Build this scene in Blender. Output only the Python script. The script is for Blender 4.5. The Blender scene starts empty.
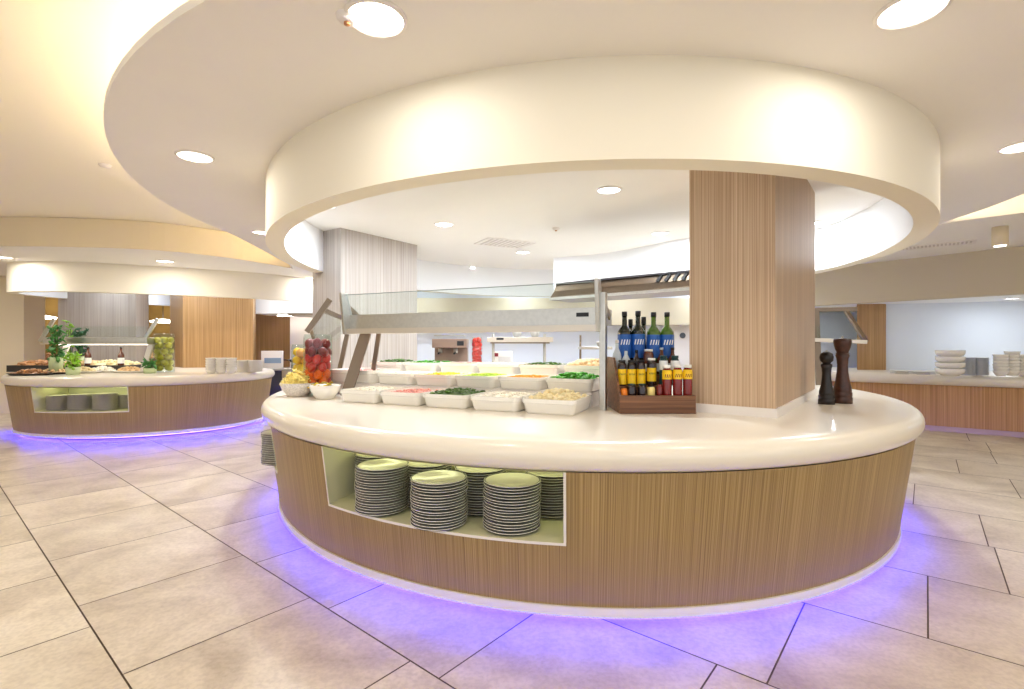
import bpy, bmesh, math, random
from mathutils import Vector, Matrix
from mathutils.geometry import tessellate_polygon
random.seed(7)
S = bpy.context.scene
COL = S.collection
PI = math.pi
# ---------------------------------------------------------------- measuring the place
H, F, CX, CY = 1.5, 500.0, 512.0, 344.5       # eye height, focal length and centre of the photograph
def P(px, py, h):                              # point on the horizontal plane z = h
    y = (H - h) * F / (py - CY)
    return Vector(((px - CX) * y / F, y, h))
def Q(px, py, y):                              # point at depth y
    return Vector(((px - CX) * y / F, y, H - (py - CY) * y / F))

# ---------------------------------------------------------------- materials
def lin(c):
    return tuple((v / 12.92 if v <= .04045 else ((v + .055) / 1.055) ** 2.4) for v in [x / 255 for x in c])
MATS = {}
def mat(name, c, rough=.5, metal=0, bump=0, bscale=60, vary=0, vscale=8, emit=0, trans=0, coat=0, ecol=None, ior=1.45, spec=None, alpha=1):
    if name in MATS: return MATS[name]
    m = bpy.data.materials.new(name); m.use_nodes = True
    nt = m.node_tree; b = nt.nodes['Principled BSDF']; L = nt.links.new
    col = (*lin(c), 1)
    b.inputs['Base Color'].default_value = col
    b.inputs['Roughness'].default_value = rough
    b.inputs['Metallic'].default_value = metal
    b.inputs['IOR'].default_value = ior
    if trans: b.inputs['Transmission Weight'].default_value = trans
    if coat: b.inputs['Coat Weight'].default_value = coat; b.inputs['Coat Roughness'].default_value = .08
    if spec is not None: b.inputs['Specular IOR Level'].default_value = spec
    if emit:
        b.inputs['Emission Color'].default_value = (*lin(ecol or c), 1); b.inputs['Emission Strength'].default_value = emit
    if alpha < 1: b.inputs['Alpha'].default_value = alpha
    if vary or bump:
        tc = nt.nodes.new('ShaderNodeTexCoord')
    if vary:
        n = nt.nodes.new('ShaderNodeTexNoise'); n.inputs['Scale'].default_value = vscale; n.inputs['Detail'].default_value = 4
        L(tc.outputs['Object'], n.inputs['Vector'])
        r = nt.nodes.new('ShaderNodeValToRGB')
        r.color_ramp.elements[0].position = .3; r.color_ramp.elements[1].position = .7
        r.color_ramp.elements[0].color = (*[v * (1 - vary) for v in col[:3]], 1)
        r.color_ramp.elements[1].color = (*[min(1, v * (1 + vary)) for v in col[:3]], 1)
        L(n.outputs['Fac'], r.inputs['Fac']); L(r.outputs['Color'], b.inputs['Base Color'])
    if bump:
        n2 = nt.nodes.new('ShaderNodeTexNoise'); n2.inputs['Scale'].default_value = bscale
        L(tc.outputs['Object'], n2.inputs['Vector'])
        bp = nt.nodes.new('ShaderNodeBump'); bp.inputs['Strength'].default_value = bump; bp.inputs['Distance'].default_value = .01
        L(n2.outputs['Fac'], bp.inputs['Height']); L(bp.outputs['Normal'], b.inputs['Normal'])
    MATS[name] = m
    return m

def wood(name, dark, mid, light, fine=95, rough=.45, axis='Z', arc=False):
    if name in MATS: return MATS[name]
    m = bpy.data.materials.new(name); m.use_nodes = True
    nt = m.node_tree; b = nt.nodes['Principled BSDF']; L = nt.links.new
    tc = nt.nodes.new('ShaderNodeTexCoord'); mp = nt.nodes.new('ShaderNodeMapping')
    sc = [fine, fine, fine]; sc['XYZ'.index(axis)] = .45
    mp.inputs['Scale'].default_value = sc
    n = nt.nodes.new('ShaderNodeTexNoise'); n.inputs['Scale'].default_value = 1; n.inputs['Detail'].default_value = 3; n.inputs['Roughness'].default_value = .65
    r = nt.nodes.new('ShaderNodeValToRGB'); e = r.color_ramp.elements
    e[0].position = .3; e[0].color = (*lin(dark), 1); e[1].position = .72; e[1].color = (*lin(light), 1)
    x = e.new(.5); x.color = (*lin(mid), 1)
    src = tc.outputs['Object']
    if arc:                                    # a curved panel: the veneer runs along its developed length
        at_ = nt.nodes.new('ShaderNodeAttribute'); at_.attribute_name = 'developed'; src = at_.outputs['Vector']
    L(src, mp.inputs['Vector']); L(mp.outputs['Vector'], n.inputs['Vector']); L(n.outputs['Fac'], r.inputs['Fac'])
    mp2 = nt.nodes.new('ShaderNodeMapping'); s2 = [5, 5, 5]; s2['XYZ'.index(axis)] = .35; mp2.inputs['Scale'].default_value = s2
    n2 = nt.nodes.new('ShaderNodeTexNoise'); n2.inputs['Scale'].default_value = 1; n2.inputs['Detail'].default_value = 2
    L(src, mp2.inputs['Vector']); L(mp2.outputs['Vector'], n2.inputs['Vector'])
    mx = nt.nodes.new('ShaderNodeMix'); mx.data_type = 'RGBA'; mx.blend_type = 'MULTIPLY'; mx.inputs[0].default_value = .22
    r2 = nt.nodes.new('ShaderNodeValToRGB'); r2.color_ramp.elements[0].color = (.6, .55, .5, 1); r2.color_ramp.elements[1].color = (1, 1, 1, 1)
    r2.color_ramp.elements[0].position = .3; r2.color_ramp.elements[1].position = .6
    L(n2.outputs['Fac'], r2.inputs['Fac'])
    L(r.outputs['Color'], mx.inputs[6]); L(r2.outputs['Color'], mx.inputs[7]); L(mx.outputs[2], b.inputs['Base Color'])
    b.inputs['Roughness'].default_value = rough
    MATS[name] = m
    return m

def clear_glass(name, tint, gloss=.12):
    m = bpy.data.materials.new(name); m.use_nodes = True; nt = m.node_tree; L = nt.links.new
    nt.nodes.remove(nt.nodes['Principled BSDF']); out = nt.nodes['Material Output']
    t = nt.nodes.new('ShaderNodeBsdfTransparent'); t.inputs[0].default_value = (*lin(tint), 1)
    g = nt.nodes.new('ShaderNodeBsdfGlossy'); g.inputs['Roughness'].default_value = .03
    lw = nt.nodes.new('ShaderNodeLayerWeight'); lw.inputs[0].default_value = .5
    pw = nt.nodes.new('ShaderNodeMath'); pw.operation = 'POWER'; pw.inputs[1].default_value = 4
    ml = nt.nodes.new('ShaderNodeMath'); ml.operation = 'MULTIPLY_ADD'; ml.inputs[1].default_value = .4; ml.inputs[2].default_value = .035
    mx = nt.nodes.new('ShaderNodeMixShader')
    L(lw.outputs['Facing'], pw.inputs[0]); L(pw.outputs[0], ml.inputs[0]); L(ml.outputs[0], mx.inputs[0]); L(t.outputs[0], mx.inputs[1]); L(g.outputs[0], mx.inputs[2]); L(mx.outputs[0], out.inputs[0])
    return m

def tile_mat():
    m = bpy.data.materials.new('stone tile'); m.use_nodes = True
    nt = m.node_tree; b = nt.nodes['Principled BSDF']; L = nt.links.new
    tc = nt.nodes.new('ShaderNodeTexCoord')
    at_ = nt.nodes.new('ShaderNodeAttribute'); at_.attribute_name = 'tile'
    add = nt.nodes.new('ShaderNodeVectorMath'); add.operation = 'MULTIPLY_ADD'
    add.inputs[1].default_value = (37, 11, 23)
    L(at_.outputs['Color'], add.inputs[0]); L(tc.outputs['Object'], add.inputs[2])
    n = nt.nodes.new('ShaderNodeTexNoise'); n.inputs['Scale'].default_value = 1.6; n.inputs['Detail'].default_value = 8; n.inputs['Roughness'].default_value = .62
    n.inputs['Distortion'].default_value = .6
    L(add.outputs[0], n.inputs['Vector'])
    r = nt.nodes.new('ShaderNodeValToRGB'); e = r.color_ramp.elements
    e[0].position = .3; e[0].color = (*lin((182, 166, 142)), 1); e[1].position = .7; e[1].color = (*lin((230, 218, 196)), 1)
    x = e.new(.5); x.color = (*lin((212, 198, 174)), 1)
    L(n.outputs['Fac'], r.inputs['Fac'])
    n2 = nt.nodes.new('ShaderNodeTexNoise'); n2.inputs['Scale'].default_value = 45; n2.inputs['Detail'].default_value = 3
    L(add.outputs[0], n2.inputs['Vector'])
    r2 = nt.nodes.new('ShaderNodeValToRGB'); r2.color_ramp.elements[0].color = (.8, .78, .77, 1); r2.color_ramp.elements[1].color = (1, 1, 1, 1)
    r2.color_ramp.elements[0].position = .35; r2.color_ramp.elements[1].position = .6
    L(n2.outputs['Fac'], r2.inputs['Fac'])
    mx = nt.nodes.new('ShaderNodeMix'); mx.data_type = 'RGBA'; mx.blend_type = 'MULTIPLY'; mx.inputs[0].default_value = .6
    L(r.outputs['Color'], mx.inputs[6]); L(r2.outputs['Color'], mx.inputs[7])
    hs = nt.nodes.new('ShaderNodeHueSaturation'); hs.inputs['Saturation'].default_value = 1
    mr = nt.nodes.new('ShaderNodeMapRange'); mr.inputs[3].default_value = .93; mr.inputs[4].default_value = 1.06
    L(at_.outputs['Fac'], mr.inputs[0]); L(mr.outputs[0], hs.inputs['Value'])
    L(mx.outputs[2], hs.inputs['Color']); L(hs.outputs['Color'], b.inputs['Base Color'])
    b.inputs['Roughness'].default_value = .42
    bp = nt.nodes.new('ShaderNodeBump'); bp.inputs['Strength'].default_value = .12; bp.inputs['Distance'].default_value = .004
    L(n2.outputs['Fac'], bp.inputs['Height']); L(bp.outputs['Normal'], b.inputs['Normal'])
    return m

M = dict(
    paint=mat('white ceiling paint', (240, 237, 233), .8, vary=.01, vscale=1.5),
    ceilc=mat('warm ceiling paint', (246, 240, 224), .8),
    cream=mat('cream paint', (240, 226, 194), .8),
    inner=mat('cool white paint', (240, 241, 244), .8),
    beige=mat('beige paint', (200, 188, 163), .8),
    tan=mat('tan paint', (222, 208, 178), .8),
    ochre=mat('ochre paint', (140, 112, 58), .8, vary=.2, vscale=2),
    bluewall=mat('pale blue wall paint', (222, 228, 238), .75),
    solid=mat('solid surface', (236, 228, 214), .28, coat=.3),
    trimw=mat('white trim', (232, 226, 222), .4),
    niche=mat('niche lining', (226, 224, 190), .5),
    body=wood('counter veneer', (120, 95, 55), (157, 129, 82), (190, 163, 114), 150, arc=True),
    colwood=wood('column veneer', (164, 134, 106), (194, 166, 136), (216, 192, 164), 120),
    greywood=wood('pale veneer', (146, 136, 128), (170, 160, 152), (190, 181, 174), 80),
    oak=wood('oak panel', (148, 110, 66), (174, 134, 86), (196, 158, 108), 60),
    crate=wood('crate wood', (56, 32, 18), (108, 68, 40), (154, 108, 66), 40, axis='X'),
    steel=mat('brushed steel', (196, 192, 184), .3, 1, vary=.06, vscale=30),
    dsteel=mat('dark bronze steel', (132, 116, 100), .35, 1),
    black=mat('black plastic', (18, 18, 22), .35),
    glass=clear_glass('clear glass', (246, 250, 249)),
    china=mat('white china', (236, 232, 224), .22, coat=.3),
    rim=mat('dark plate rim and gap shade', (26, 18, 22), .4),
    led=mat('violet light strip', (70, 40, 255), .5, emit=270, ecol=(26, 18, 255)),
    cove=mat('warm cove light', (255, 236, 200), .5, emit=34),
    lampw=mat('warm lamp diffuser', (255, 246, 230), .5, emit=6),
    lampc=mat('cool lamp diffuser', (250, 250, 255), .5, emit=6),
    strip=mat('added food lamp strip', (255, 244, 225), .5, emit=6),
    nlight=mat('niche light strip', (240, 245, 190), .5, emit=6),
    grout=mat('grout', (104, 88, 78), .9),
)

# ---------------------------------------------------------------- object helpers
def link(o, parent=None):
    COL.objects.link(o)
    if parent is not None: o.parent = parent
    return o
def tag(o, label, cat=None, group=None, kind=None):
    if label: o['label'] = label
    if cat: o['category'] = cat
    if group: o['group'] = group
    if kind: o['kind'] = kind
    return o
def empty(name, loc, label, cat, group=None, rz=0):
    o = bpy.data.objects.new(name, None); o.empty_display_size = .1
    o.location = loc; o.rotation_euler = (0, 0, rz)
    link(o); tag(o, label, cat, group)
    return o

class MB:                                      # a mesh under construction
    def __init__(s): s.v = []; s.f = []; s.m = []; s.mi = 0; s.sm = []
    def add(s, vs, fs, smooth=False):
        b = len(s.v); s.v += [tuple(v) for v in vs]
        for f in fs: s.f.append([i + b for i in f]); s.m.append(s.mi); s.sm.append(smooth)
        return s
    def box(s, c, d, rz=0, M4=None):
        x, y, z = [k / 2 for k in d]
        vs = [Vector((sx * x, sy * y, sz * z)) for sx in (-1, 1) for sy in (-1, 1) for sz in (-1, 1)]
        R = M4 or Matrix.Rotation(rz, 3, 'Z')
        vs = [R @ v + Vector(c) for v in vs]
        return s.add(vs, [(0, 1, 3, 2), (4, 6, 7, 5), (0, 4, 5, 1), (2, 3, 7, 6), (0, 2, 6, 4), (1, 5, 7, 3)])
    def bar(s, a, b, w, t, up=(0, 0, 1)):      # flat bar from a to b, w wide, t thick
        a, b = Vector(a), Vector(b); d = (b - a).normalized(); up = Vector(up)
        x = d.cross(up)
        if x.length < 1e-4: x = d.cross(Vector((0, 1, 0)))
        x.normalize(); y = x.cross(d).normalized()
        vs = [p + x * (i * w / 2) + y * (j * t / 2) for p in (a, b) for i, j in ((-1, -1), (1, -1), (1, 1), (-1, 1))]
        return s.add(vs, [(0, 3, 2, 1), (4, 5, 6, 7), (0, 1, 5, 4), (1, 2, 6, 5), (2, 3, 7, 6), (3, 0, 4, 7)])
    def tube(s, pts, r, n=8, closed=False, smooth=True):
        pts = [Vector(p) for p in pts]; N = len(pts); rs = r if isinstance(r, (list, tuple)) else [r] * N
        vs, fs = [], []
        for i, p in enumerate(pts):
            a = pts[(i - 1) % N] if closed or i > 0 else p
            b = pts[(i + 1) % N] if closed or i < N - 1 else p
            d = (b - a).normalized()
            x = d.cross(Vector((0, 0, 1)))
            if x.length < 1e-3: x = Vector((1, 0, 0))
            x.normalize(); y = x.cross(d)
            vs += [p + (x * math.cos(2 * PI * k / n) + y * math.sin(2 * PI * k / n)) * rs[i] for k in range(n)]
        for i in range(N if closed else N - 1):
            j = (i + 1) % N
            fs += [(i * n + k, i * n + (k + 1) % n, j * n + (k + 1) % n, j * n + k) for k in range(n)]
        if not closed: fs += [tuple(range(n))[::-1], tuple((N - 1) * n + k for k in range(n))]
        return s.add(vs, fs, smooth)
    def lathe(s, prof, c=(0, 0, 0), n=24, smooth=True):   # prof: (r, z) bottom to top; r = 0 closes
        c = Vector(c); vs, fs, rows = [], [], []
        for r, z in prof:
            if r < 1e-5: rows.append([len(vs)]); vs.append(c + Vector((0, 0, z)))
            else:
                rows.append(list(range(len(vs), len(vs) + n)))
                vs += [c + Vector((r * math.cos(2 * PI * k / n), r * math.sin(2 * PI * k / n), z)) for k in range(n)]
        for a, b in zip(rows, rows[1:]):
            if len(a) == 1 and len(b) == 1: continue
            for k in range(n):
                k2 = (k + 1) % n
                if len(a) == 1: fs.append((a[0], b[k2], b[k]))
                elif len(b) == 1: fs.append((a[k], a[k2], b[0]))
                else: fs.append((a[k], a[k2], b[k2], b[k]))
        return s.add(vs, fs, smooth)
    def prism(s, poly, z0, z1, caps=(True, True), smooth=False):
        n = len(poly); vs = [(p[0], p[1], z0) for p in poly] + [(p[0], p[1], z1) for p in poly]
        s.add(vs, [(i, (i + 1) % n, n + (i + 1) % n, n + i) for i in range(n)], smooth)
        tris = tessellate_polygon([[Vector((p[0], p[1], 0)) for p in poly]])
        if caps[0]: s.add([(p[0], p[1], z0) for p in poly], [tuple(t) for t in tris])
        if caps[1]: s.add([(p[0], p[1], z1) for p in poly], [tuple(t) for t in tris])
        return s
    def blob(s, c, r, sx=1, sy=1, sz=1, rot=None, n=8, rough=0):
        c = Vector(c); R = rot or Matrix.Identity(3); vs, fs = [], []; m = max(3, n // 2)
        vs.append(c + R @ Vector((0, 0, -r * sz)))
        for i in range(1, m):
            t = PI * i / m
            for k in range(n):
                a = 2 * PI * k / n; q = 1 + rough * random.uniform(-1, 1)
                vs.append(c + R @ Vector((r * sx * q * math.sin(t) * math.cos(a), r * sy * q * math.sin(t) * math.sin(a), -r * sz * q * math.cos(t))))
        vs.append(c + R @ Vector((0, 0, r * sz)))
        for k in range(n): fs.append((0, 1 + (k + 1) % n, 1 + k))
        for i in range(m - 2):
            for k in range(n):
                a = 1 + i * n; fs.append((a + k, a + (k + 1) % n, a + n + (k + 1) % n, a + n + k))
        a = 1 + (m - 2) * n
        for k in range(n): fs.append((a + k, a + (k + 1) % n, len(vs) - 1))
        return s.add(vs, fs, True)
    def data(s, name, mats, weld=False):
        me = bpy.data.meshes.new(name); me.from_pydata(s.v, [], s.f)
        for m in (mats if isinstance(mats, (list, tuple)) else [mats]): me.materials.append(m)
        me.polygons.foreach_set('material_index', s.m); me.polygons.foreach_set('use_smooth', s.sm)
        bm = bmesh.new(); bm.from_mesh(me)
        if weld: bmesh.ops.remove_doubles(bm, verts=bm.verts, dist=1e-5)
        bmesh.ops.recalc_face_normals(bm, faces=bm.faces); bm.to_mesh(me); bm.free()
        return me
    def build(s, name, mats, parent=None, loc=None, bevel=0, seg=2, weld=False):
        o = bpy.data.objects.new(name, s.data(name, mats, weld)); link(o, parent)
        if loc is not None: o.location = loc
        if bevel:
            b = o.modifiers.new('bevel', 'BEVEL'); b.width = bevel; b.segments = seg; b.limit_method = 'ANGLE'; b.angle_limit = .6
        return o
def struct(name, mb, m, label, bevel=0):
    return tag(mb.build(name, m, bevel=bevel), label, 'room', None, 'structure')
ORD = 'topmost second third fourth fifth sixth seventh eighth ninth tenth eleventh twelfth thirteenth fourteenth fifteenth sixteenth seventeenth eighteenth nineteenth twentieth twenty-first twenty-second twenty-third twenty-fourth'.split()
def nth(k): return ORD[k] if k == 0 else ORD[k] + ' from top'
def spline(pts, n=8, closed=True):
    out = []; N = len(pts)
    for i in range(N if closed else N - 1):
        g = [Vector(pts[(i + k) % N]) if closed else Vector(pts[min(max(i + k, 0), N - 1)]) for k in (-1, 0, 1, 2)]
        for j in range(n):
            t = j / n
            out.append(.5 * (2 * g[1] + (g[2] - g[0]) * t + (2 * g[0] - 5 * g[1] + 4 * g[2] - g[3]) * t * t + (3 * g[1] - g[0] - 3 * g[2] + g[3]) * t ** 3))
    if not closed: out.append(Vector(pts[-1]))
    return out
class Oval:
    def __init__(s, cx, cy, a, b): s.cx, s.cy, s.a, s.b = cx, cy, a, b
    def pt(s, t, off=0):
        x, y = s.a * math.cos(t), s.b * math.sin(t)
        n = Vector((math.cos(t) / s.a, math.sin(t) / s.b)).normalized()
        return Vector((s.cx + x + n.x * off, s.cy + y + n.y * off))
    def ring(s, off=0, n=160): return [s.pt(2 * PI * i / n, off) for i in range(n)]
    def solve(s, px, off, t0=-PI, t1=0):       # the angle at which the near side is met in photo column px
        lo, hi = t0, t1
        for _ in range(60):
            m = (lo + hi) / 2; p = s.pt(m, off)
            if p.x / p.y * F + CX < px: lo = m
            else: hi = m
        return (lo + hi) / 2
def loft(mb, rings, closed=True, smooth=True):
    n = len(rings[0]); vs = [v for r in rings for v in r]; fs = []
    for i in range(len(rings) - 1):
        for k in range(n if closed else n - 1):
            fs.append((i * n + k, i * n + (k + 1) % n, (i + 1) * n + (k + 1) % n, (i + 1) * n + k))
    return mb.add(vs, fs, smooth)

# ================================================================= FLOOR
TU, TV = Vector((-.77, .638)), Vector((.638, .77))
O0 = Vector((-1.197, 2.964)); TS, TL, GAP = .9, .93, .008
def build_floor():
    vs, fs, val = [], [], []
    offs = {-2: .61, -1: 0.0, 0: -.197, 1: -2.27, 2: -2.82, 3: -3.2}
    vs += [(-18, -6, -.006), (18, -6, -.006), (18, 24, -.006), (-18, 24, -.006)]; fs.append((0, 1, 2, 3)); val.append(0)
    rnd = random.Random(3)
    for r in range(-24, 26):
        off = offs.get(r, rnd.uniform(0, TL))
        off = off % TL
        for c in range(-26, 28):
            u0, u1 = off + c * TL + GAP / 2, off + (c + 1) * TL - GAP / 2
            v0, v1 = r * TS + GAP / 2, (r + 1) * TS - GAP / 2
            q = [O0 + TU * u + TV * v for u, v in ((u0, v0), (u1, v0), (u1, v1), (u0, v1))]
            m = sum(q, Vector((0, 0))) / 4
            if abs(m.x) > 17 or m.y < -5 or m.y > 23: continue
            b = len(vs); vs += [(p.x, p.y, 0) for p in q]; fs.append((b, b + 3, b + 2, b + 1)); val.append(rnd.random())
    me = bpy.data.meshes.new('floor'); me.from_pydata(vs, [], fs)
    me.materials.append(tile_mat()); me.materials.append(M['grout']); me.polygons[0].material_index = 1
    a = me.color_attributes.new('tile', 'FLOAT_COLOR', 'CORNER')
    k = 0
    for p, v in zip(me.polygons, val):
        for _ in p.loop_indices: a.data[k].color = (v, (v * 7.3) % 1, (v * 3.1) % 1, 1); k += 1
    bm = bmesh.new(); bm.from_mesh(me)
    for f in bm.faces:
        if f.normal.z < 0: f.normal_flip()
    bm.to_mesh(me); bm.free()
    o = bpy.data.objects.new('floor', me); link(o)
    tag(o, 'beige stone tile floor with dark joints', 'floor', None, 'structure')
build_floor()

# ================================================================= CEILINGS
ZC, ZU, ZR = 3.0, 3.45, 2.463
HB, HT = .842, 1.0
ring_oval = Oval(.75, 6.38, 3.42, 3.79)
soff = Oval(.75, 6.4, 4.55, 4.75)
edge = [Vector((-17, 8.8)), Vector((-14, 8.4)), Vector((-10, 7.8))]
edge += spline([(-8.6, 7.68), (-7.2, 7.66), (-5.75, 7.93), (-4.9, 8.7), (-4.33, 9.9)], 6, False)
edge += spline([(-4.2, 9.5), (-4.0, 8.2), (-3.82, 6.9), (-3.79, 6.4)], 6, False)[:-1]
edge += [soff.pt(PI + (PI * i / 60)) for i in range(61)]
edge += [Vector((5.32, 6.3)), Vector((5.40, 6.1)), Vector((5.84, 5.68)), Vector((7.0, 4.5)), Vector((9, 2.6)), Vector((12, -1)), Vector((13.5, -3.5)), Vector((17, -3.5)), Vector((17, 22)), Vector((-17, 22))]
cen = Vector((.75, 6.4))
apexes = [i for i, p in enumerate(edge) if (p - Vector((-4.33, 9.9))).length < .01 or (p - Vector((5.40, 6.1))).length < .01]
iA, iB = apexes[0], apexes[-1]
up_edge = [p + (cen - p).normalized() * .32 if iA < i < iB else p for i, p in enumerate(edge)]
mb = MB(); mb.prism(edge, ZC, ZC + .045); mb.prism(up_edge, ZC + .045, ZU - .004)
ce = struct('ceiling_soffit', mb, M['paint'], 'lowered white ceiling with wavy curved edge above the buffets')
mb = MB(); lf = spline([(-10, 7.8), (-8.6, 7.68), (-7.2, 7.66), (-5.75, 7.93), (-4.9, 8.7), (-4.36, 9.8)], 6, False)
mb.prism([p + Vector((.012, -.015)) for p in lf] + [p + Vector((0, .02)) for p in lf[::-1]], ZC + .002, ZU - .006)
struct('trim_4', mb, M['tan'], 'tan painted curved fascia above the far left buffet')
mb = MB(); cv = [p + (cen - p).normalized() * .2 for p in edge[iA + 2:iB]]
mb.tube([(p.x, p.y, ZC + .062) for p in cv], .014, 6)
tag(mb.build('cove_light', M['cove']), 'warm light strip hidden on the curved edge of the lowered ceiling', 'light strip')
mb = MB(); mb.box((0, 9.75, ZU + .05), (34, 24.5, .1)); struct('ceiling', mb, M['ceilc'], 'higher cream ceiling beyond the curved edge of the lowered part')

def band(mb, pts_out, pts_in, z0, z1):         # hanging rectangular ring
    n = len(pts_out)
    r = [[(p.x, p.y, z1) for p in pts_out], [(p.x, p.y, z0) for p in pts_out], [(p.x, p.y, z0) for p in pts_in], [(p.x, p.y, z1) for p in pts_in]]
    for a, b, sm in ((0, 1, True), (1, 2, False), (2, 3, True)):
        mb.mi = a // 2; loft(mb, [r[a], r[b]], True, sm)
mb = MB(); band(mb, ring_oval.ring(0), ring_oval.ring(-.16), ZR, ZC)
struct('ceiling_ring', mb, [mat('cream white ring paint', (237, 230, 213), .8), M['inner']], 'large white curved ring hanging from the ceiling over the nearest buffet')
# the nearer curved drop at the back right, inside the ring
arc = spline([(3.885, 5.35), (3.97, 5.9), (3.985, 6.35), (3.75, 6.75), (2.95, 6.88), (2.45, 7.05), (1.95, 7.75), (1.42, 8.3), (.72, 8.65)], 5, False)
def thick(arc, t):
    out = []
    for i, p in enumerate(arc):
        d = (arc[min(i + 1, len(arc) - 1)] - arc[max(i - 1, 0)]).normalized(); out.append(p + Vector((d.y, -d.x)) * t)
    return out
mb = MB(); mb.prism(arc + thick(arc, .15)[::-1], ZR + .003, ZC)
struct('ceiling_drop', mb, M['inner'], 'curved white ceiling drop inside the ring behind the wood column')
# ring over the left buffet
lr = spline([(-9.5, 9.5), (-8.95, 9.05), (-8.1, 9.05), (-7.3, 9.35), (-6.2, 9.9), (-5.05, 10.75), (-4.2, 12.3), (-3.6, 14), (-4.4, 15.6), (-6.6, 15), (-8.6, 12.6), (-9.4, 10.8)], 8)
lr_in = []
for i, p in enumerate(lr):
    d = (lr[(i + 1) % len(lr)] - lr[i - 1]).normalized(); lr_in.append(p + Vector((-d.y, d.x)) * .16)
mb = MB(); band(mb, lr, lr_in, ZR, ZC)
struct('ceiling_ring', mb, [mat('cream white ring paint', (237, 230, 213), .8), M['inner']], 'white curved ring hanging from the ceiling over the far left buffet')

# ================================================================= WALLS
mb = MB(); mb.box((0, 17, 1.75), (34, .2, 3.5)); struct('wall_back', mb, M['beige'], 'beige far wall of the room')
mb = MB(); mb.box((-16.9, 8.5, 1.75), (.2, 27, 3.5)); struct('wall_left', mb, M['cream'], 'cream wall at far left of the room')
mb = MB(); mb.box((16.9, 8.5, 1.75), (.2, 27, 3.5)); struct('wall_right', mb, M['cream'], 'cream wall at far right of the room')
# kitchen wall with pale blue panels seen through the middle of the nearest buffet
mb = MB(); mb.box((2.8, 12.4, 1.5), (12.4, .16, 3.0)); struct('wall_kitchen', mb, M['bluewall'], 'pale blue white kitchen wall seen behind the nearest buffet')
mb = MB(); mb.box((1.1, 12.2, 2.32), (7.2, .3, .6)); mb.box((1.1, 12.15, 2.0), (7.2, .32, .06))
struct('trim_1', mb, M['beige'], 'beige bulkhead on the kitchen wall behind the bottles')
def door():
    d = empty('door_1', (4.17, 12.26, 0), 'white kitchen door with round porthole behind the bottles', 'door'); d['kind'] = 'structure'
    m = MB(); m.box((0, 0, 1), (.95, .06, 2.0)); m.build('leaf', M['trimw'], d, bevel=.008)
    m = MB(); m.tube([(0, -.03, 1.72), (0, -.05, 1.72)], .07, 20); m.build('porthole', mat('slate glass', (90, 96, 106), .3), d)
    m = MB(); m.bar((-.38, -.06, .9), (-.38, -.06, 1.12), .03, .03); m.build('handle', M['steel'], d)
door()
# bulkhead and recess at right
bd = Vector((.6, -.8)); bn = Vector((.8, .6)); bp0 = Vector((7.5, 8.0))
def slab_poly(p0, d, n, t0, t1, w0, w1): return [p0 + d * t0 + n * w0, p0 + d * t1 + n * w0, p0 + d * t1 + n * w1, p0 + d * t0 + n * w1]
mb = MB(); mb.prism(slab_poly(bp0, bd, bn, -4.0, 6, 0, .25), 2.28, ZC)
struct('trim_2', mb, M['beige'], 'long beige bulkhead above the counter at right')
mb = MB(); mb.prism([bp0 + bd * -4 + bn * .25, bp0 + bd * 6 + bn * .25, Vector((16.5, 9)), Vector((8, 14))], 2.3, 2.36)
struct('trim_3', mb, M['inner'], 'white recess ceiling above the counter at right')
wp = Vector((7.3, 9.95)); wd = Vector((.94, -.34)).normalized()
mb = MB(); mb.prism([wp - wd * .1, wp + wd * 8, wp + wd * 8 + Vector((0, .2)), wp - wd * .1 + Vector((0, .2))], 1.0, 2.3)
struct('wall_recess', mb, M['bluewall'], 'pale blue white wall behind the right counter')
mb = MB(); a, b = Q(857, 344, 9.9), Q(886, 344, 9.85); mb.prism([(a.x, a.y), (b.x, b.y), (b.x + .35, b.y + .5), (a.x + .35, a.y + .5)], 1.0, 2.3)
struct('pillar_oak', mb, M['oak'], 'narrow oak pillar at the left end of the right recess')
# columns
V, U = Vector((.615, .788)), Vector((-.788, .615))
def column(name, c, w, d, z0, z1, m, label):
    mb = MB(); q = [c, c + V * d, c + V * d + U * w, c + U * w]; mb.prism(q, z0, z1); return struct(name, mb, m, label)
cc = Vector((1.79, 3.40))
column('column', cc, .58, 1.96, 1.06, ZC, M['colwood'], 'wood veneered column rising from the nearest countertop')
mb = MB(); q = [cc - V * .015 - U * .015, cc + V * 1.975 - U * .015, cc + V * 1.975 + U * .595, cc + U * .595 - V * .015]; mb.prism(q, 1.0, 1.062)
struct('column_baseboard', mb, M['trimw'], 'white plinth around the foot of the wood column')
lc = Vector((-2.2, 6.42))
V2, U2 = Vector((.565, .825)), Vector((-.825, .565))
mb = MB(); mb.prism([lc, lc + V2 * 1.36, lc + V2 * 1.36 + U2 * .6, lc + U2 * .6], 1.0, ZC); struct('column', mb, M['greywood'], 'pale grey wood column at the left end of the nearest buffet')
a, b = Q(58, 344, 10.5), Q(136, 344, 10.3)
mb = MB(); mb.prism([(a.x, a.y), (b.x, b.y), (b.x - .1, b.y + .5), (a.x - .1, a.y + .5)], HT, ZC); struct('column', mb, M['greywood'], 'broad pale grey wood column on the far left buffet')
a, b, c_ = Q(183, 344, 10.75), Q(253, 344, 11.15), Q(170, 344, 11.4)
mb = MB(); mb.prism([(a.x, a.y), (b.x, b.y), (b.x - .3, b.y + .7), (c_.x, c_.y)], HT, ZC); struct('column', mb, M['oak'], 'broad golden oak column at right end of the far left buffet')
a, b = Q(-40, 344, 10.8), Q(24, 344, 11.0)
mb = MB(); mb.prism([(a.x, a.y), (b.x, b.y), (b.x, b.y + .5), (a.x, a.y + .5)], 0, ZC); struct('pillar_beige', mb, M['tan'], 'plain beige pillar at the left edge')
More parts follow.
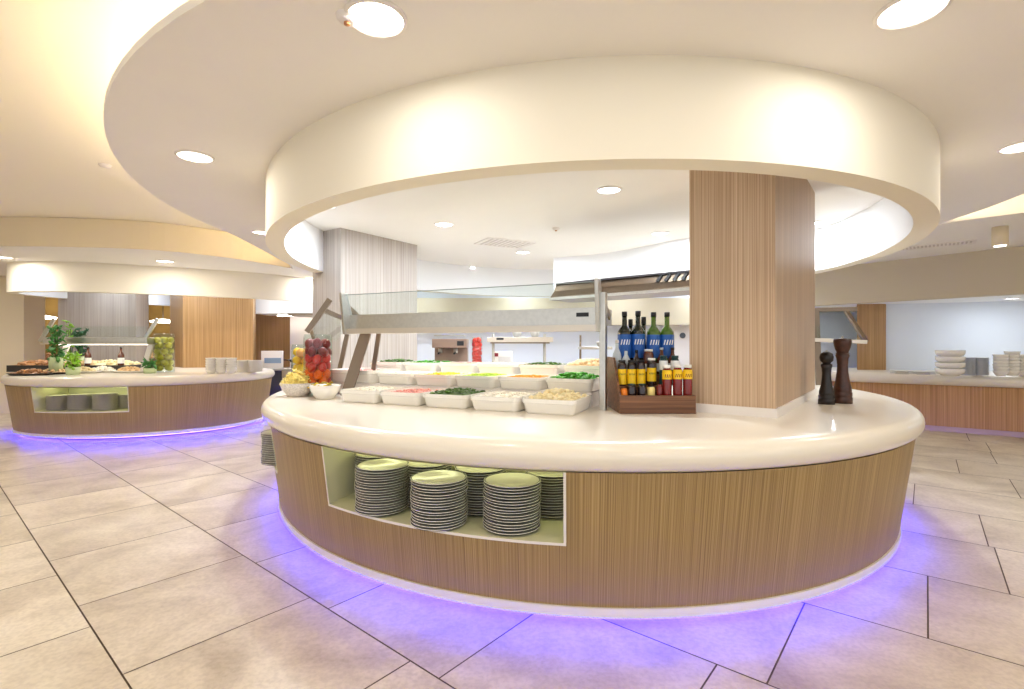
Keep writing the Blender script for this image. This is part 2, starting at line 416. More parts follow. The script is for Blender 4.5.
mb = MB(); mb.box((-11.5, 15.2, 1.5), (7.5, .2, 3)); struct('wall_dining', mb, M['ochre'], 'ochre wall of the dining room beyond the far left buffet')
# left kitchen walls
a, b = Q(236, 344, 13.2), Q(292, 344, 13.2)
mb = MB(); mb.box(((a.x + b.x) / 2, 13.3, 1.25), (b.x - a.x, .2, 2.5)); struct('wall_servery', mb, M['oak'], 'tan wood wall of the kitchen left of the grey column')
a, b = Q(290, 344, 13.0), Q(330, 344, 13.0)
mb = MB(); mb.box(((a.x + b.x) / 2, 13.2, 1.5), (b.x - a.x, .4, 3)); struct('wall_servery', mb, M['trimw'], 'white wall of the kitchen left of the grey column')
# ================================================================= COUNTERS

slab = Oval(.65, 6.29, 3.3, 3.79)
def make_countertop(ov, label, n=200, rad=.079):
    mb = MB(); prof = [(-.5, HB), (-rad, HB)]
    for i in range(1, 12):
        t = -PI / 2 + PI * i / 12; prof.append((-rad + rad * math.cos(t), (HB + HT) / 2 + rad * math.sin(t)))
    prof += [(-rad, HT), (-rad - .06, HT)]
    loft(mb, [[(*ov.pt(2 * PI * k / n, off), z) for k in range(n)] for off, z in prof])
    mb.add([(*ov.pt(2 * PI * k / n, -rad - .06), HT) for k in range(n)], [tuple(range(n))])
    mb.add([(*ov.pt(2 * PI * k / n, -.5), HB) for k in range(n)], [tuple(range(n))[::-1]])
    return tag(mb.build('countertop', M['solid']), label, 'countertop')
make_countertop(slab, 'thick rounded off-white top of the nearest buffet counter')
TOPO, BOTO, HBT = -.05, -.15, .10
def body_off(h): return BOTO + (TOPO - BOTO) * (h - HBT) / (HB - HBT)
def make_body(ov, niches, root, n=240, hn=.457, deep=.78):
    # niches: (t0, t1) angle ranges cut into the veneered wall from hn up to the top
    ts = sorted(set([-PI + 2 * PI * i / n for i in range(n)] + [t for q in niches for t in q[:2]]))
    inside = lambda t: any(q[0] - 1e-9 <= t < q[1] - 1e-9 for q in niches)
    mb = MB(); hs = [HBT, hn, HB]
    for i, t in enumerate(ts):
        t2 = ts[(i + 1) % len(ts)] + (2 * PI if i == len(ts) - 1 else 0)
        for a, b in zip(hs, hs[1:]):
            if a >= hn and inside(t): continue
            mb.add([(*ov.pt(t, body_off(a)), a), (*ov.pt(t2, body_off(a)), a), (*ov.pt(t2, body_off(b)), b), (*ov.pt(t, body_off(b)), b)], [(0, 1, 2, 3)], True)
    o = mb.build('veneer_panel', M['body'], root, weld=True)
    at_ = o.data.attributes.new('developed', 'FLOAT_VECTOR', 'POINT')
    for v in o.data.vertices:
        at_.data[v.index].vector = (math.atan2((v.co.y - ov.cy) / ov.b, (v.co.x - ov.cx) / ov.a) * (ov.a + ov.b) / 2, 0, v.co.z)
    mb = MB(); prof = [(BOTO - .25, .05), (BOTO + .012, .05), (BOTO + .012, HBT + .004), (BOTO - .03, HBT + .004)]
    for p, q in zip(prof, prof[1:]):
        loft(mb, [[(*ov.pt(2 * PI * k / n, p[0]), p[1]) for k in range(n)], [(*ov.pt(2 * PI * k / n, q[0]), q[1]) for k in range(n)]])
    mb.build('plinth_trim', M['trimw'], root)
    mb = MB(); loft(mb, [[(*ov.pt(2 * PI * k / n, -.4), z) for k in range(n)] for z in (0, .06)]); mb.build('toe_kick', M['trimw'], root)
    mb = MB(); mb.tube([(*ov.pt(2 * PI * k / n, -.235), .038) for k in range(n)], .009, 6, True); mb.build('light_strip', M['led'], root)
    for t0, t1, dp in niches:
        seg = [t0 + (t1 - t0) * i / 16 for i in range(17)]
        f = [ov.pt(t, body_off(hn) + .004) for t in seg]; ft = [ov.pt(t, body_off(HB) + .004) for t in seg]
        mid = ov.pt((t0 + t1) / 2); nrm = (Vector((ov.cx, ov.cy)) - mid).normalized()
        k = [ov.pt(t, -.2) + nrm * dp for t in seg]
        mb = MB()
        mb.add([(*p, hn) for p in f] + [(*p, hn) for p in k[::-1]], [tuple(range(34))])
        mb.add([(*p, hn - .012) for p in f] + [(*p, hn) for p in f], [(i, i + 1, 18 + i, 17 + i) for i in range(16)], True)
        mb.add([(*p, hn) for p in k] + [(*p, HB - .002) for p in k], [(i, i + 1, 18 + i, 17 + i) for i in range(16)], True)
        mb.add([(*p, HB - .002) for p in ft] + [(*p, HB - .002) for p in k[::-1]], [tuple(range(34))])
        for e in (0, -1): mb.add([(*f[e], hn), (*k[e], hn), (*k[e], HB - .002), (*ft[e], HB - .002)], [(0, 1, 2, 3)])
        mb.build('niche_lining', M['niche'], root)
        mb = MB()                                           # pale edging strip around the opening
        for e in (0, -1):
            t = t0 if e == 0 else t1; s_ = 1 if e == 0 else -1; dt = .008 / 3.0 * s_ * 1.6
            mb.add([(*ov.pt(t, body_off(hn) + .006), hn - .014), (*ov.pt(t + dt, body_off(hn) + .006), hn - .014), (*ov.pt(t + dt, body_off(HB) + .006), HB), (*ov.pt(t, body_off(HB) + .006), HB)], [(0, 1, 2, 3)])
        mb.add([(*ov.pt(t, body_off(hn) + .006), hn - .014) for t in seg] + [(*ov.pt(t, body_off(hn) + .006), hn + .001) for t in seg], [(i, i + 1, 18 + i, 17 + i) for i in range(16)], True)
        mb.build('niche_edging', M['trimw'], root)
        mb = MB(); mb.tube([(*(ov.pt(t, -.2) + nrm * (dp * .4)), HB - .02) for t in seg], .009, 6); mb.build('niche_light', M['nlight'], root)
root = empty('buffet_counter', (0, 0, 0), 'oval wood veneered buffet counter glowing violet underneath, nearest the viewer', 'buffet counter')
ta, tb = slab.solve(322, body_off(HB), -2.6, -.8), slab.solve(566, body_off(HB), -2.6, -.8)
t2a, t2b = -2.66, -2.50
make_body(slab, [(ta, tb, .62), (t2a - .12, t2b, .35)], root)

left = Oval(-6.8, 9.44, 2.15, 1.853)
make_countertop(left, 'rounded off-white top of the far left buffet counter', 120)
root2 = empty('buffet_counter', (0, 0, 0), 'far left oval wood buffet counter glowing violet underneath', 'buffet counter')
la, lb = left.solve(31, body_off(HB), -2.6, -.6), left.solve(128, body_off(HB), -2.6, -.6)
make_body(left, [(la, lb, .5)], root2, 160)

# right counter: straight, with rounded front edge
rd = Vector((.8, -.6)); rn = Vector((.6, .8)); rp = Vector((7.7, 8.35))
root3 = empty('buffet_counter', (0, 0, 0), 'straight wood buffet counter along the right wall', 'buffet counter')
mb = MB(); mb.prism(slab_poly(rp, rd, rn, -2.2, 5, .05, 1.3), .09, .80); mb.build('veneer_panel', wood('golden oak', (160, 112, 58), (188, 140, 80), (208, 164, 106), 60), root3)
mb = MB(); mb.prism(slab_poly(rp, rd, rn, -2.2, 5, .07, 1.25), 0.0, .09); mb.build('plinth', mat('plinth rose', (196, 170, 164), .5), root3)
mb = MB(); ring_ = []
for i in range(11):
    t = -PI / 2 + PI * i / 10; ring_.append((-.1 + .1 - .1 * math.cos(t), .9 + .1 * math.sin(t)))
prof = [(1.75, .8)] + ring_ + [(1.75, 1.0)]
loft(mb, [[(*(rp + rd * s_ + rn * w), z) for s_ in (-2.5, 5)] for w, z in prof], False)
for s_ in (-2.5, 5): mb.add([(*(rp + rd * s_ + rn * w), z) for w, z in prof], [tuple(range(len(prof)))])
tag(mb.build('countertop', M['solid']), 'straight off-white rounded top of the right wall counter', 'countertop')

# ================================================================= DOWNLIGHTS
def downlight(c, r, label, cool=False, power=30, down=-1):
    d = empty('downlight', c, label, 'ceiling light', 'round recessed ceiling lights')
    mb = MB(); mb.lathe([(r, 0), (r * 1.14, 0), (r * 1.14, -.006), (r * 1.02, -.014), (r, -.012), (r, 0)], n=32); mb.build('trim_ring', M['trimw'], d)
    mb = MB(); mb.lathe([(0, -.006), (r, -.006), (r, -.003), (0, -.003)], n=32); mb.build('diffuser', M['lampc' if cool else 'lampw'], d)
    l = bpy.data.lights.new('lamp', 'AREA'); l.shape = 'DISK'; l.size = 2 * r * .9; l.energy = power
    l.color = (.82, .91, 1) if cool else (1, .95, .87)
    o = bpy.data.objects.new('lamp', l); link(o, d); o.location = (0, 0, -.02)
    return d
PW = 9
for px, py, r, lab in ((376, 18, .125, 'large round ceiling light at top left of centre'), (912, 9, .125, 'large round ceiling light at top right corner'),
                  (195, 156, .12, 'round ceiling light left of the hanging ring'), (1022, 146, .12, 'round ceiling light at the right edge'),
                  (262, 232, .11, 'small round ceiling light beside the left side of the hanging ring')):
    downlight(P(px, py, ZC), r, lab, False, PW)
for px, py, lab in ((609, 189.5, 'round light inside the ring left of the wood column'), (444, 224, 'round light inside the ring right of the grey column'), (660, 233, 'round light inside the ring touching the wood column'),
                  (523, 252, 'round light inside the ring near its far side'), (471, 267, 'far round light inside the ring above the sneeze guard'), (524, 270.5, 'farthest round light inside the ring'),
                  (325, 205, 'round light inside the ring above the grey column'), (822, 222, 'round light inside the ring right of the wood column')):
    downlight(P(px, py, ZC), .105, lab, True, 38)
for px, py, lab in ((2, 257, 'round light above the far left buffet at the left edge'), (165, 261, 'round light above the middle of the far left buffet'), (312, 278, 'round light at the right end of the far left buffet ring')):
    downlight(P(px, py, ZC), .13, lab, False, 22)
# unseen lights of the same kind, added outside the frame to light the room
for x, y in ((.6, 1.75), (-1.6, -1.2), (1.8, -1.2), (5.5, 1.0), (-5, 1.5), (8, 2)):
    hz = ZC if (x, y) == (.6, 1.75) or x > 9 else ZU
    downlight(Vector((x, y, hz)), .13, 'added round ceiling light behind the viewer', False, 3 if hz == ZC else 14)
for x, y in ((-2.2, 11.3), (.2, 11.5), (2.6, 11.3), (4.6, 10.6), (-5.3, 11.2), (-4.2, 11.4), (4.6, 11.6)):  # unseen lamps added to brighten the kitchen
    downlight(Vector((x, y, ZC)), .105, 'added round cool light over the kitchen behind the hanging ring', True, 20)
for x, y in ((-8.3, 9.75), (-6.8, 10.15), (-8.4, 11.6)):  # hidden lamps added to light the dark inside of this ring
    downlight(Vector((x, y, ZC)), .105, 'added round cool light inside the far left ring', True, 13)
for x, y in ((8.6, 8.6), (9.8, 7.2), (7.1, 11.0)):  # unseen lamps added to brighten the recess and nearby wall
    downlight(Vector((x, y, 2.3)), .1, 'added round cool light under the recess ceiling at right', True, 9)
for x, y in ((-12, 13), (-9.8, 13.6), (-11, 8.4)):  # unseen lamps added to brighten the dining room
    downlight(Vector((x, y, ZC)), .12, 'added round warm light over the dining room at left', False, 24)
# lamp added out of view to brighten the upper ceiling at left
downlight(Vector((-6.2, 5.6, ZU)), .1, 'added round light in the higher cream ceiling at left', False, 14)

# inside-ring lamps over the food, kitchen spots
# ================================================================= SMALL CEILING FITTINGS
def sensor(px, py, label):
    p = P(px, py, ZC); d = empty('smoke_detector', p, label, 'detector')
    mb = MB(); mb.lathe([(0, -.03), (.03, -.03), (.045, -.015), (.05, 0)], n=20); mb.build('housing', M['trimw'], d)
    mb = MB(); mb.lathe([(0, -.042), (.014, -.04), (.014, -.03)], n=12); mb.build('sensor_tip', mat('brass', (190, 130, 80), .4), d)
sensor(347, 16, 'small detector beside the large ceiling light at top left'); sensor(556, 228, 'small detector on the ceiling inside the ring')
p = Vector((-5.3, 5.5, ZU))
mb = MB(); mb.lathe([(0, -.02), (.05, -.02), (.06, 0)], n=20); tag(mb.build('smoke_detector', M['trimw'], loc=P(105, 165, ZU)), 'small detector on the higher cream ceiling at left', 'detector')
def vent(px0, py0, w, d, rz, label, slats=10):
    p = P(px0, py0, ZC); e = empty('ceiling_vent', p, label, 'vent', None, rz)
    mb = MB(); 
    for c, s_ in (((0, d / 2, -.006), (w, .03, .012)), ((0, -d / 2, -.006), (w, .03, .012)), ((w / 2, 0, -.006), (.03, d, .012)), ((-w / 2, 0, -.006), (.03, d, .012))): mb.box(c, s_)
    mb.build('frame', M['trimw'], e)
    mb = MB(); mb.box((0, 0, -.002), (w, d, .003)); mb.build('backing', mat('vent shade', (206, 198, 194), .8), e)
    mb = MB()
    for i in range(slats): mb.box((-w / 2 + w * (i + .5) / slats, 0, -.006), (w / slats * .45, d, .008))
    mb.build('slats', M['trimw'], e)
vent(505, 243, .75, .5, .5, 'square air vent on the ceiling inside the ring')
vent(926, 246, 1.1, .3, -.7, 'long air vent beside the bulkhead at right', 24)
# hanging box under the right soffit
p = Q(1000, 236, 6.38); d = empty('wall_speaker', (p.x, p.y, ZC), 'small cream box fixed under the ceiling at right', 'speaker')
mb = MB(); mb.lathe([(0, -.24), (.075, -.24), (.08, -.23), (.08, 0), (0, 0)], n=28); mb.build('housing', M['tan'], d)
mb = MB(); mb.lathe([(0, -.246), (.06, -.246), (.06, -.238)], n=28); mb.build('lens', M['lampw'], d)

# ================================================================= PLATES
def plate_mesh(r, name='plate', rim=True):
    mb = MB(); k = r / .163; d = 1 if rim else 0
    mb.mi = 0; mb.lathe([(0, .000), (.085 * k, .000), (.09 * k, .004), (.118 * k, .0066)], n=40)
    mb.mi = d; mb.lathe([(.118 * k, .0066), (.158 * k, .0104), (.1585 * k, .0160)], n=40)  # dark underside paints the shade between stacked plates
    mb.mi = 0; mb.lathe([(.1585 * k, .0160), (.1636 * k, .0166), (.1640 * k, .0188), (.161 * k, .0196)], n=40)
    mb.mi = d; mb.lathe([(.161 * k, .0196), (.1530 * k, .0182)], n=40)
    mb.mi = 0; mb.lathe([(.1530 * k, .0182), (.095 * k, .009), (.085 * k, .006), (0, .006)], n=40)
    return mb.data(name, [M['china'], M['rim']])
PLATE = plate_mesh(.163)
def stack(x, y, z, n, where, group, pitch=.0158, me=PLATE, name='plate', kind='dark-rimmed white plate', cat='plate', jig=.004, sz=1):
    for i in range(n):
        o = bpy.data.objects.new(name, me); COL.objects.link(o)
        o.location = (x + random.uniform(-jig, jig), y + random.uniform(-jig, jig), z + i * pitch)
        o.rotation_euler = (0, 0, random.uniform(0, 6.28)); o.scale = (1, 1, sz)
        tag(o, f'{kind}, {nth(n - 1 - i)} of the {where}', cat, group)
NF = .4575
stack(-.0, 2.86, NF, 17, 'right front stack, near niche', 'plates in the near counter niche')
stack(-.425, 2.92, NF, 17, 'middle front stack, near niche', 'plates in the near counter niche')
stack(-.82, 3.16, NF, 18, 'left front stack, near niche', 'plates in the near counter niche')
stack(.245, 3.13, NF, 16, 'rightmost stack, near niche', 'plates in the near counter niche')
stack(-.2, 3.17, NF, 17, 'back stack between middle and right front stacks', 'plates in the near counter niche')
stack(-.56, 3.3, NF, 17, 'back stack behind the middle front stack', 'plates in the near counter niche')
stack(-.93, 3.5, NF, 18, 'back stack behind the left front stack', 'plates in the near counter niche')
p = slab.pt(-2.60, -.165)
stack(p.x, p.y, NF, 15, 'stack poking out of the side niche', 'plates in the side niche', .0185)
FAR = plate_mesh(.163); FAR.materials[1] = mat('grey plate rim and gap shade', (150, 142, 142), .4)  # paler painted gap shade for the far stacks
PLAIN = plate_mesh(.163, 'plate', False)
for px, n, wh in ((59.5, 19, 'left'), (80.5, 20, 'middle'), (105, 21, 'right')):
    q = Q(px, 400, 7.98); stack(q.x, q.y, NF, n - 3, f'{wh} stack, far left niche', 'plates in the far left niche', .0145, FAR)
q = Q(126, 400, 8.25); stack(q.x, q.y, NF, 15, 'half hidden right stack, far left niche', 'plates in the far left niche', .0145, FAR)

def bowl_mesh(r, h, m, name='bowl'):
    mb = MB(); mb.lathe([(0, 0), (r * .55, 0), (r * .6, h * .05), (r * .9, h * .6), (r, h), (r * .96, h), (r * .85, h * .6), (r * .55, h * .12), (0, h * .1)], n=32)
    return mb.data(name, m)
CUP = bowl_mesh(.088, .07, M['china'])
q0 = [(211, 'leftmost stack'), (221, 'second stack'), (231.5, 'third stack')]
for px, wh in q0:
    q = P(px, 373.5, HT); stack(q.x, q.y, HT, 6, f'{wh} by the oak column', 'bowls on the far left counter', .04, CUP, 'bowl', 'small white bowl', 'bowl', .002)
SMALL = MB(); SMALL.lathe([(0, 0), (.10, 0), (.116, .002), (.118, .0125), (.11, .0125), (0, .006)], n=28); SMALL = SMALL.data('saucer', mat('greyed china', (226, 221, 213), .3))
for px, py, wh in ((244, 372, 'stack right of the small bowls'), (255.5, 372, 'rightmost stack by the oak column')):
    q = P(px, py, HT); stack(q.x, q.y, HT, 16, wh, 'saucers on the far left counter', .0135, SMALL, 'saucer', 'grey white saucer', 'saucer')
# ---- right counter
for px, py, n, wh in ((902, 373.5, 3, 'low stack nearest the oak pillar'), (923, 374, 3, 'low stack left of the big bowls')):
    q = P(px, py + .5, HT); stack(q.x, q.y, HT, n, wh, 'plates on the right counter', .018, PLAIN, 'plate', 'white plate', 'plate')
BIG = MB(); BIG.lathe([(0, 0), (.11, 0), (.12, .012), (.165, .03), (.185, .06), (.19, .112), (.182, .112), (.172, .06), (.11, .03), (0, .028)], n=32); BIG = BIG.data('bowl', M['china'])
q = P(950, 375.5, HT); stack(q.x, q.y, HT, 4, 'tall bowl stack on the right counter', 'bowls on the right counter', .098, BIG, 'bowl', 'wide white bowl', 'bowl', .003)
SQ = MB(); SQ.lathe([(0, 0), (.1, 0), (.110, .003), (.112, .016), (.1, .014), (0, .006)], n=28); SQ = SQ.data('saucer', mat('grey china', (186, 190, 198), .4))
for px, wh in ((966.5, 'left grey stack beside the big bowls'), (980, 'right grey stack beside the big bowls')):
    q = P(px, 375, HT); stack(q.x, q.y, HT, 16, wh, 'grey saucers on the right counter', .018, SQ, 'saucer', 'grey saucer', 'saucer')
CUP2 = bowl_mesh(.1, .09, M['china'], 'cup')
for px, n, wh in ((1001, 6, 'left cup stack at right edge'), (1012, 7, 'middle cup stack at right edge'), (1024, 6, 'last cup stack at right edge')):
    q = P(px, 376, HT); stack(q.x, q.y, HT, n, wh, 'cups on the right counter', .05, CUP2, 'cup', 'white cup', 'cup', .004)

# ================================================================= PANS AND FOOD
DD, NN = Vector((-.91, .416)).normalized(), Vector((.416, .91)).normalized()
ANG = math.atan2(-DD.y, -DD.x)                 # pan x axis runs to the right along the row
def pan_mesh(w, d, h, name='serving_pan', m=None):
    def rr(w, d, r, z, n=4):
        out = []
        for sx, sy, a0 in ((1, 1, 0), (-1, 1, PI / 2), (-1, -1, PI), (1, -1, 1.5 * PI)):
            for k in range(n + 1):
                a = a0 + PI / 2 * k / n; out.append((sx * (w / 2 - r) + r * math.cos(a), sy * (d / 2 - r) + r * math.sin(a), z))
        return out
    mb = MB(); t = .012
    R = [rr(w * .86, d * .86, .03, 0), rr(w * .90, d * .9, .04, .012), rr(w * .96, d * .96, .045, h * .62), rr(w * .965, d * .965, .045, h * .70), rr(w, d, .05, h * .72), rr(w, d, .05, h), rr(w - .03, d - .03, .045, h), rr(w * .94 - .03, d * .94 - .03, .04, h * .5), rr(w * .9 - .03, d * .9 - .03, .03, .02)]
    loft(mb, R, True, False); n = len(R[0])
    mb.add(R[0], [tuple(range(n))]); mb.add(R[-1], [tuple(range(n))])
    return mb.data(name, m or M['china'])
PAN = pan_mesh(.41, .48, .108)
def put(me, name, p, rz, label, cat, group=None, z=None):
    o = bpy.data.objects.new(name, me); COL.objects.link(o); o.location = (p[0], p[1], p[2] if z is None else z); o.rotation_euler = (0, 0, rz)
    return tag(o, label, cat, group)
FOOD = {
    'greens': mat('salad greens', (66, 150, 30), .5, vary=.5, vscale=40), 'dgreens': mat('dark herbs', (70, 104, 24), .5, vary=.5, vscale=40),
    'cream': mat('creamy salad', (238, 222, 176), .5, vary=.12, vscale=40), 'pasta': mat('pasta', (240, 220, 130), .5, vary=.15, vscale=40),
    'orange': mat('grated carrot', (240, 150, 40), .5, vary=.3, vscale=50), 'pink': mat('pink salad', (226, 160, 150), .5, vary=.2, vscale=40),
    'yellow': mat('sweetcorn', (246, 206, 50), .5, vary=.2, vscale=60), 'white': mat('white cheese', (244, 238, 224), .5, vary=.06, vscale=50),
    'lime': mat('shredded lettuce', (176, 204, 70), .5, vary=.3, vscale=40), 'beige': mat('bread rolls', (228, 196, 150), .6, vary=.15, vscale=30), 'red': mat('cured meat', (172, 124, 82), .4, vary=.35, vscale=30)}
def food(kind, p, w, d, hump, rz, label, style='chunk', n=60, rad=None):
    mb = MB(); R = Matrix.Rotation(rz, 3, 'Z'); g = 10
    def hh(a, b): return hump * max(0, (1 - (2 * a) ** 2) * (1 - (2 * b) ** 2)) ** .7
    vs = [(w * (i / g - .5), d * (j / g - .5), hh(i / g - .5, j / g - .5) * .9) for j in range(g + 1) for i in range(g + 1)]
    mb.add(vs, [(j * (g + 1) + i, j * (g + 1) + i + 1, (j + 1) * (g + 1) + i + 1, (j + 1) * (g + 1) + i) for j in range(g) for i in range(g)], True)
    for _ in range(n):
        a, b = random.uniform(-.47, .47), random.uniform(-.47, .47); c = Vector((a * w, b * d, hh(a, b) + random.uniform(0, .008)))
        rt = Matrix.Rotation(random.uniform(0, 6.3), 3, 'Z') @ Matrix.Rotation(random.uniform(-.9, .9), 3, 'X')
        if style == 'leaf':
            s_ = (rad or .03) * random.uniform(.7, 1.3); mb.blob(c + Vector((0, 0, s_ * .3)), s_, 1, .55, .22, rt, 6, .25)
        elif style == 'strand':
            s_ = (rad or .03) * random.uniform(.7, 1.3); mb.blob(c, s_, 1.4, .22, .22, rt, 6)
        else:
            s_ = (rad or .018) * random.uniform(.7, 1.3); mb.blob(c, s_, 1, .85, .7, rt, 6, .12)
    o = mb.build('food', FOOD[kind]); o.location = p; o.rotation_euler = (0, 0, rz)
    return tag(o, label, 'food', None, 'stuff')
R1 = Vector((.434, 3.45))
PG = 'white serving pans on the nearest buffet'
pitch1 = .434
# row 1 on the countertop
r1 = [('cream', 'chunky cream salad heaped', 'rightmost', .06, 'chunk', .022), ('white', 'pale diced salad', 'second from right', .02, 'chunk', .014), ('dgreens', 'dark green herbs heaped', 'middle', .035, 'leaf', .022),
      ('pink', 'pink and white salad', 'second from left', .012, 'chunk', .012), ('white', 'white sliced cheese', 'leftmost', .012, 'chunk', .014)]
for i, (k, what, pos, hump, st, rd_) in enumerate(r1):
    c = R1 + DD * (pitch1 * i + .207) + NN * .245
    put(PAN, 'serving_pan', (c.x, c.y, HT + .001), ANG, f'white rectangular serving pan, {pos} of the front row', 'serving pan', PG)
    food(k, (c.x, c.y, HT + .088), .355, .42, hump, ANG, f'{what} in the {pos} front row pan', st, 90, rd_)
# risers
def riser(a, b, n0, n1, z1, label):
    q = [R1 + DD * a + NN * n0, R1 + DD * b + NN * n0, R1 + DD * b + NN * n1, R1 + DD * a + NN * n1]
    mb = MB(); mb.prism(q, HT, z1); return tag(mb.build('display_riser', M['trimw'], bevel=.006), label, 'riser')
riser(.03, 2.98, .54, 1.005, HT + .115, 'low white riser under the second row of pans')
riser(.0, 2.9, 1.02, 1.56, HT + .2, 'higher white riser under the back row of pans')
r2 = [('greens', 'bright green chopped salad heaped', 'rightmost', .04, 'leaf', .026), ('orange', 'orange grated carrot', 'second from right', .016, 'strand', .02), ('lime', 'yellow green shredded lettuce', 'third from right', .022, 'strand', .026),
      ('yellow', 'yellow sweetcorn', 'fourth from right', .016, 'chunk', .012), ('white', 'white diced cheese', 'fifth from right', .014, 'chunk', .014)]
for i, (k, what, pos, hump, st, rd_) in enumerate(r2):
    c = R1 + DD * (.437 * i + .02 + .207) + NN * (.5 + .27)
    put(PAN, 'serving_pan', (c.x, c.y, HT + .116), ANG, f'white rectangular serving pan, {pos} of the second row', 'serving pan', PG)
    food(k, (c.x, c.y, HT + .116 + .088), .355, .42, hump, ANG, f'{what} in the pan {pos} of second row', st, 110, rd_)
c = R1 + DD * (.437 * 5 + .02 + .31) + NN * (.5 + .27)
put(pan_mesh(.6, .5, .13), 'serving_pan', (c.x, c.y, HT + .116), ANG, 'extra wide white serving pan at the left end of the second row', 'serving pan', PG)
food('pink', (c.x, c.y, HT + .216), .52, .42, .015, ANG, 'pale pink salad in the extra wide pan', 'chunk', 60, .014)
r3 = [('beige', 'beige bread rolls heaped', 'rightmost', .05, 'chunk', .035), ('dgreens', 'dark olives and leaves', 'second from right', .02, 'leaf', .02), ('white', 'white radish salad', 'third from right', .012, 'chunk', .014),
      ('pink', 'pink onion salad', 'fourth from right', .012, 'strand', .018), ('greens', 'green cucumber salad', 'fifth from right', .02, 'leaf', .022), ('dgreens', 'green leaf salad', 'sixth from right', .03, 'leaf', .022)]
for i, (k, what, pos, hump, st, rd_) in enumerate(r3):
    c = R1 + DD * (.45 * i + .03 + .22) + NN * (1.02 + .27)
    put(PAN, 'serving_pan', (c.x, c.y, HT + .201), ANG, f'white rectangular serving pan, {pos} of the back row', 'serving pan', PG)
    food(k, (c.x, c.y, HT + .201 + .088), .355, .42, hump, ANG, f'{what} in the pan {pos} of back row', st, 70, rd_)
# bowls at the left end
spk = mat('speckled china', (214, 206, 198), .35, vary=.2, vscale=70)
q = P(298, 396, HT); put(bowl_mesh(.165, .13, spk, 'serving_bowl'), 'serving_bowl', q, 0, 'speckled round bowl of pasta at the left end of the counter', 'bowl')
mb = MB()
for _ in range(190):
    a, r = random.uniform(0, 6.28), .15 * math.sqrt(random.random()); zz = .16 * (1 - (r / .165) ** 2)
    mb.blob((r * math.cos(a), r * math.sin(a), zz * random.uniform(.4, 1)), .028, 1.2, .3, .3, Matrix.Rotation(random.uniform(0, 6.3), 3, 'Z') @ Matrix.Rotation(random.uniform(-.6, .6), 3, 'Y'), 6)
mb.lathe([(.0, -.02), (.125, -.02), (.125, 0), (.08, .08), (0, .12)], n=20)
tag(mb.build('pasta', FOOD['pasta'], loc=(q.x, q.y, HT + .1)), 'heap of pale yellow pasta in the speckled bowl', 'food', None, 'stuff')
q = P(325, 398.5, HT); put(bowl_mesh(.14, .125, M['china'], 'serving_bowl'), 'serving_bowl', q, 0, 'plain white round bowl beside the leftmost front pan', 'bowl')
mb = MB(); mb.lathe([(0, .0), (.1, .0), (.1, .01), (0, .02)], n=20); tag(mb.build('dressing', FOOD['white'], loc=(q.x, q.y, HT + .095)), 'white dressing in the plain white bowl', 'food', None, 'stuff')
q = Q(325, 385, 4.75); mb = MB()
for _ in range(40): mb.blob((random.uniform(-.1, .1), random.uniform(-.1, .1), random.uniform(0, .1)), .035, 1, .5, .25, Matrix.Rotation(random.uniform(0, 6), 3, 'Z') @ Matrix.Rotation(random.uniform(-1, 1), 3, 'X'), 6, .2)
tag(mb.build('garnish', mat('garnish leaves', (196, 168, 50), .5, vary=.6, vscale=14), loc=(q.x, q.y, HT + .05)), 'heap of green and orange garnish behind the pasta bowl', 'food', None, 'stuff')

# ================================================================= GLASS JARS WITH VEGETABLES
def jar(p, r, h, label, fruits, fname, flabel, fcat, fr, fgroup, seed=1):
    d = empty('glass_jar', p, label, 'jar')
    mb = MB(); mb.lathe([(0, 0), (r, 0), (r, h * .93), (r * .93, h), (r * .9, h), (r * .965, h * .92), (r * .965, .012), (0, .012)], n=32); mb.build('vessel', M['glass'], d)
    rnd = random.Random(seed); k = 0; z = .02 + fr
    while z < h * .93:
        m = max(4, int(PI / math.asin(min(.9, fr / (r * .94 - fr)))))
        for i in range(m):
            a = 2 * PI * (i + .5 * (k % 2)) / m + rnd.uniform(-.1, .1); rr_ = r * .94 - fr
            me = fruits(k, rnd)
            o = bpy.data.objects.new(fname, me); COL.objects.link(o)
            o.location = (p[0] + rr_ * math.cos(a), p[1] + rr_ * math.sin(a), p[2] + z + rnd.uniform(-.006, .006)); o.rotation_euler = (rnd.uniform(-.6, .6), rnd.uniform(-.6, .6), rnd.uniform(0, 6))
            tag(o, flabel(k, i), fcat, fgroup)
        z += fr * 1.72; k += 1
    return k
def veg(c, name, r, sz=1.0):
    mb = MB(); mb.mi = 0; mb.blob((0, 0, 0), r, .98, .98, sz, None, 12, .05); mb.mi = 1; mb.tube([(0, 0, r * sz * .9), (0, 0, r * sz * 1.12)], r * .1, 6)
    return mb.data(name, [c, mat('stem green', (80, 100, 30), .6)])
RP = [veg(mat(n_, c_, .35, coat=.1), 'pepper', .043, 1.3) for n_, c_ in (('dark red pepper skin', (128, 6, 10)), ('red pepper skin', (198, 18, 10)), ('orange pepper skin', (244, 104, 20)))]
q = Q(318, 386, 4.95); q.z = HT
BEARING = ['front', 'front right', 'right', 'back right', 'back', 'back left', 'left', 'front left', 'inner']
def layer_label(kind, where):
    return lambda k, i: f'{kind}, {["lowest", "second", "third", "fourth", "fifth", "sixth", "seventh", "eighth", "ninth", "tenth", "eleventh", "twelfth"][k]} layer up, {BEARING[i % 9]}, in {where}'
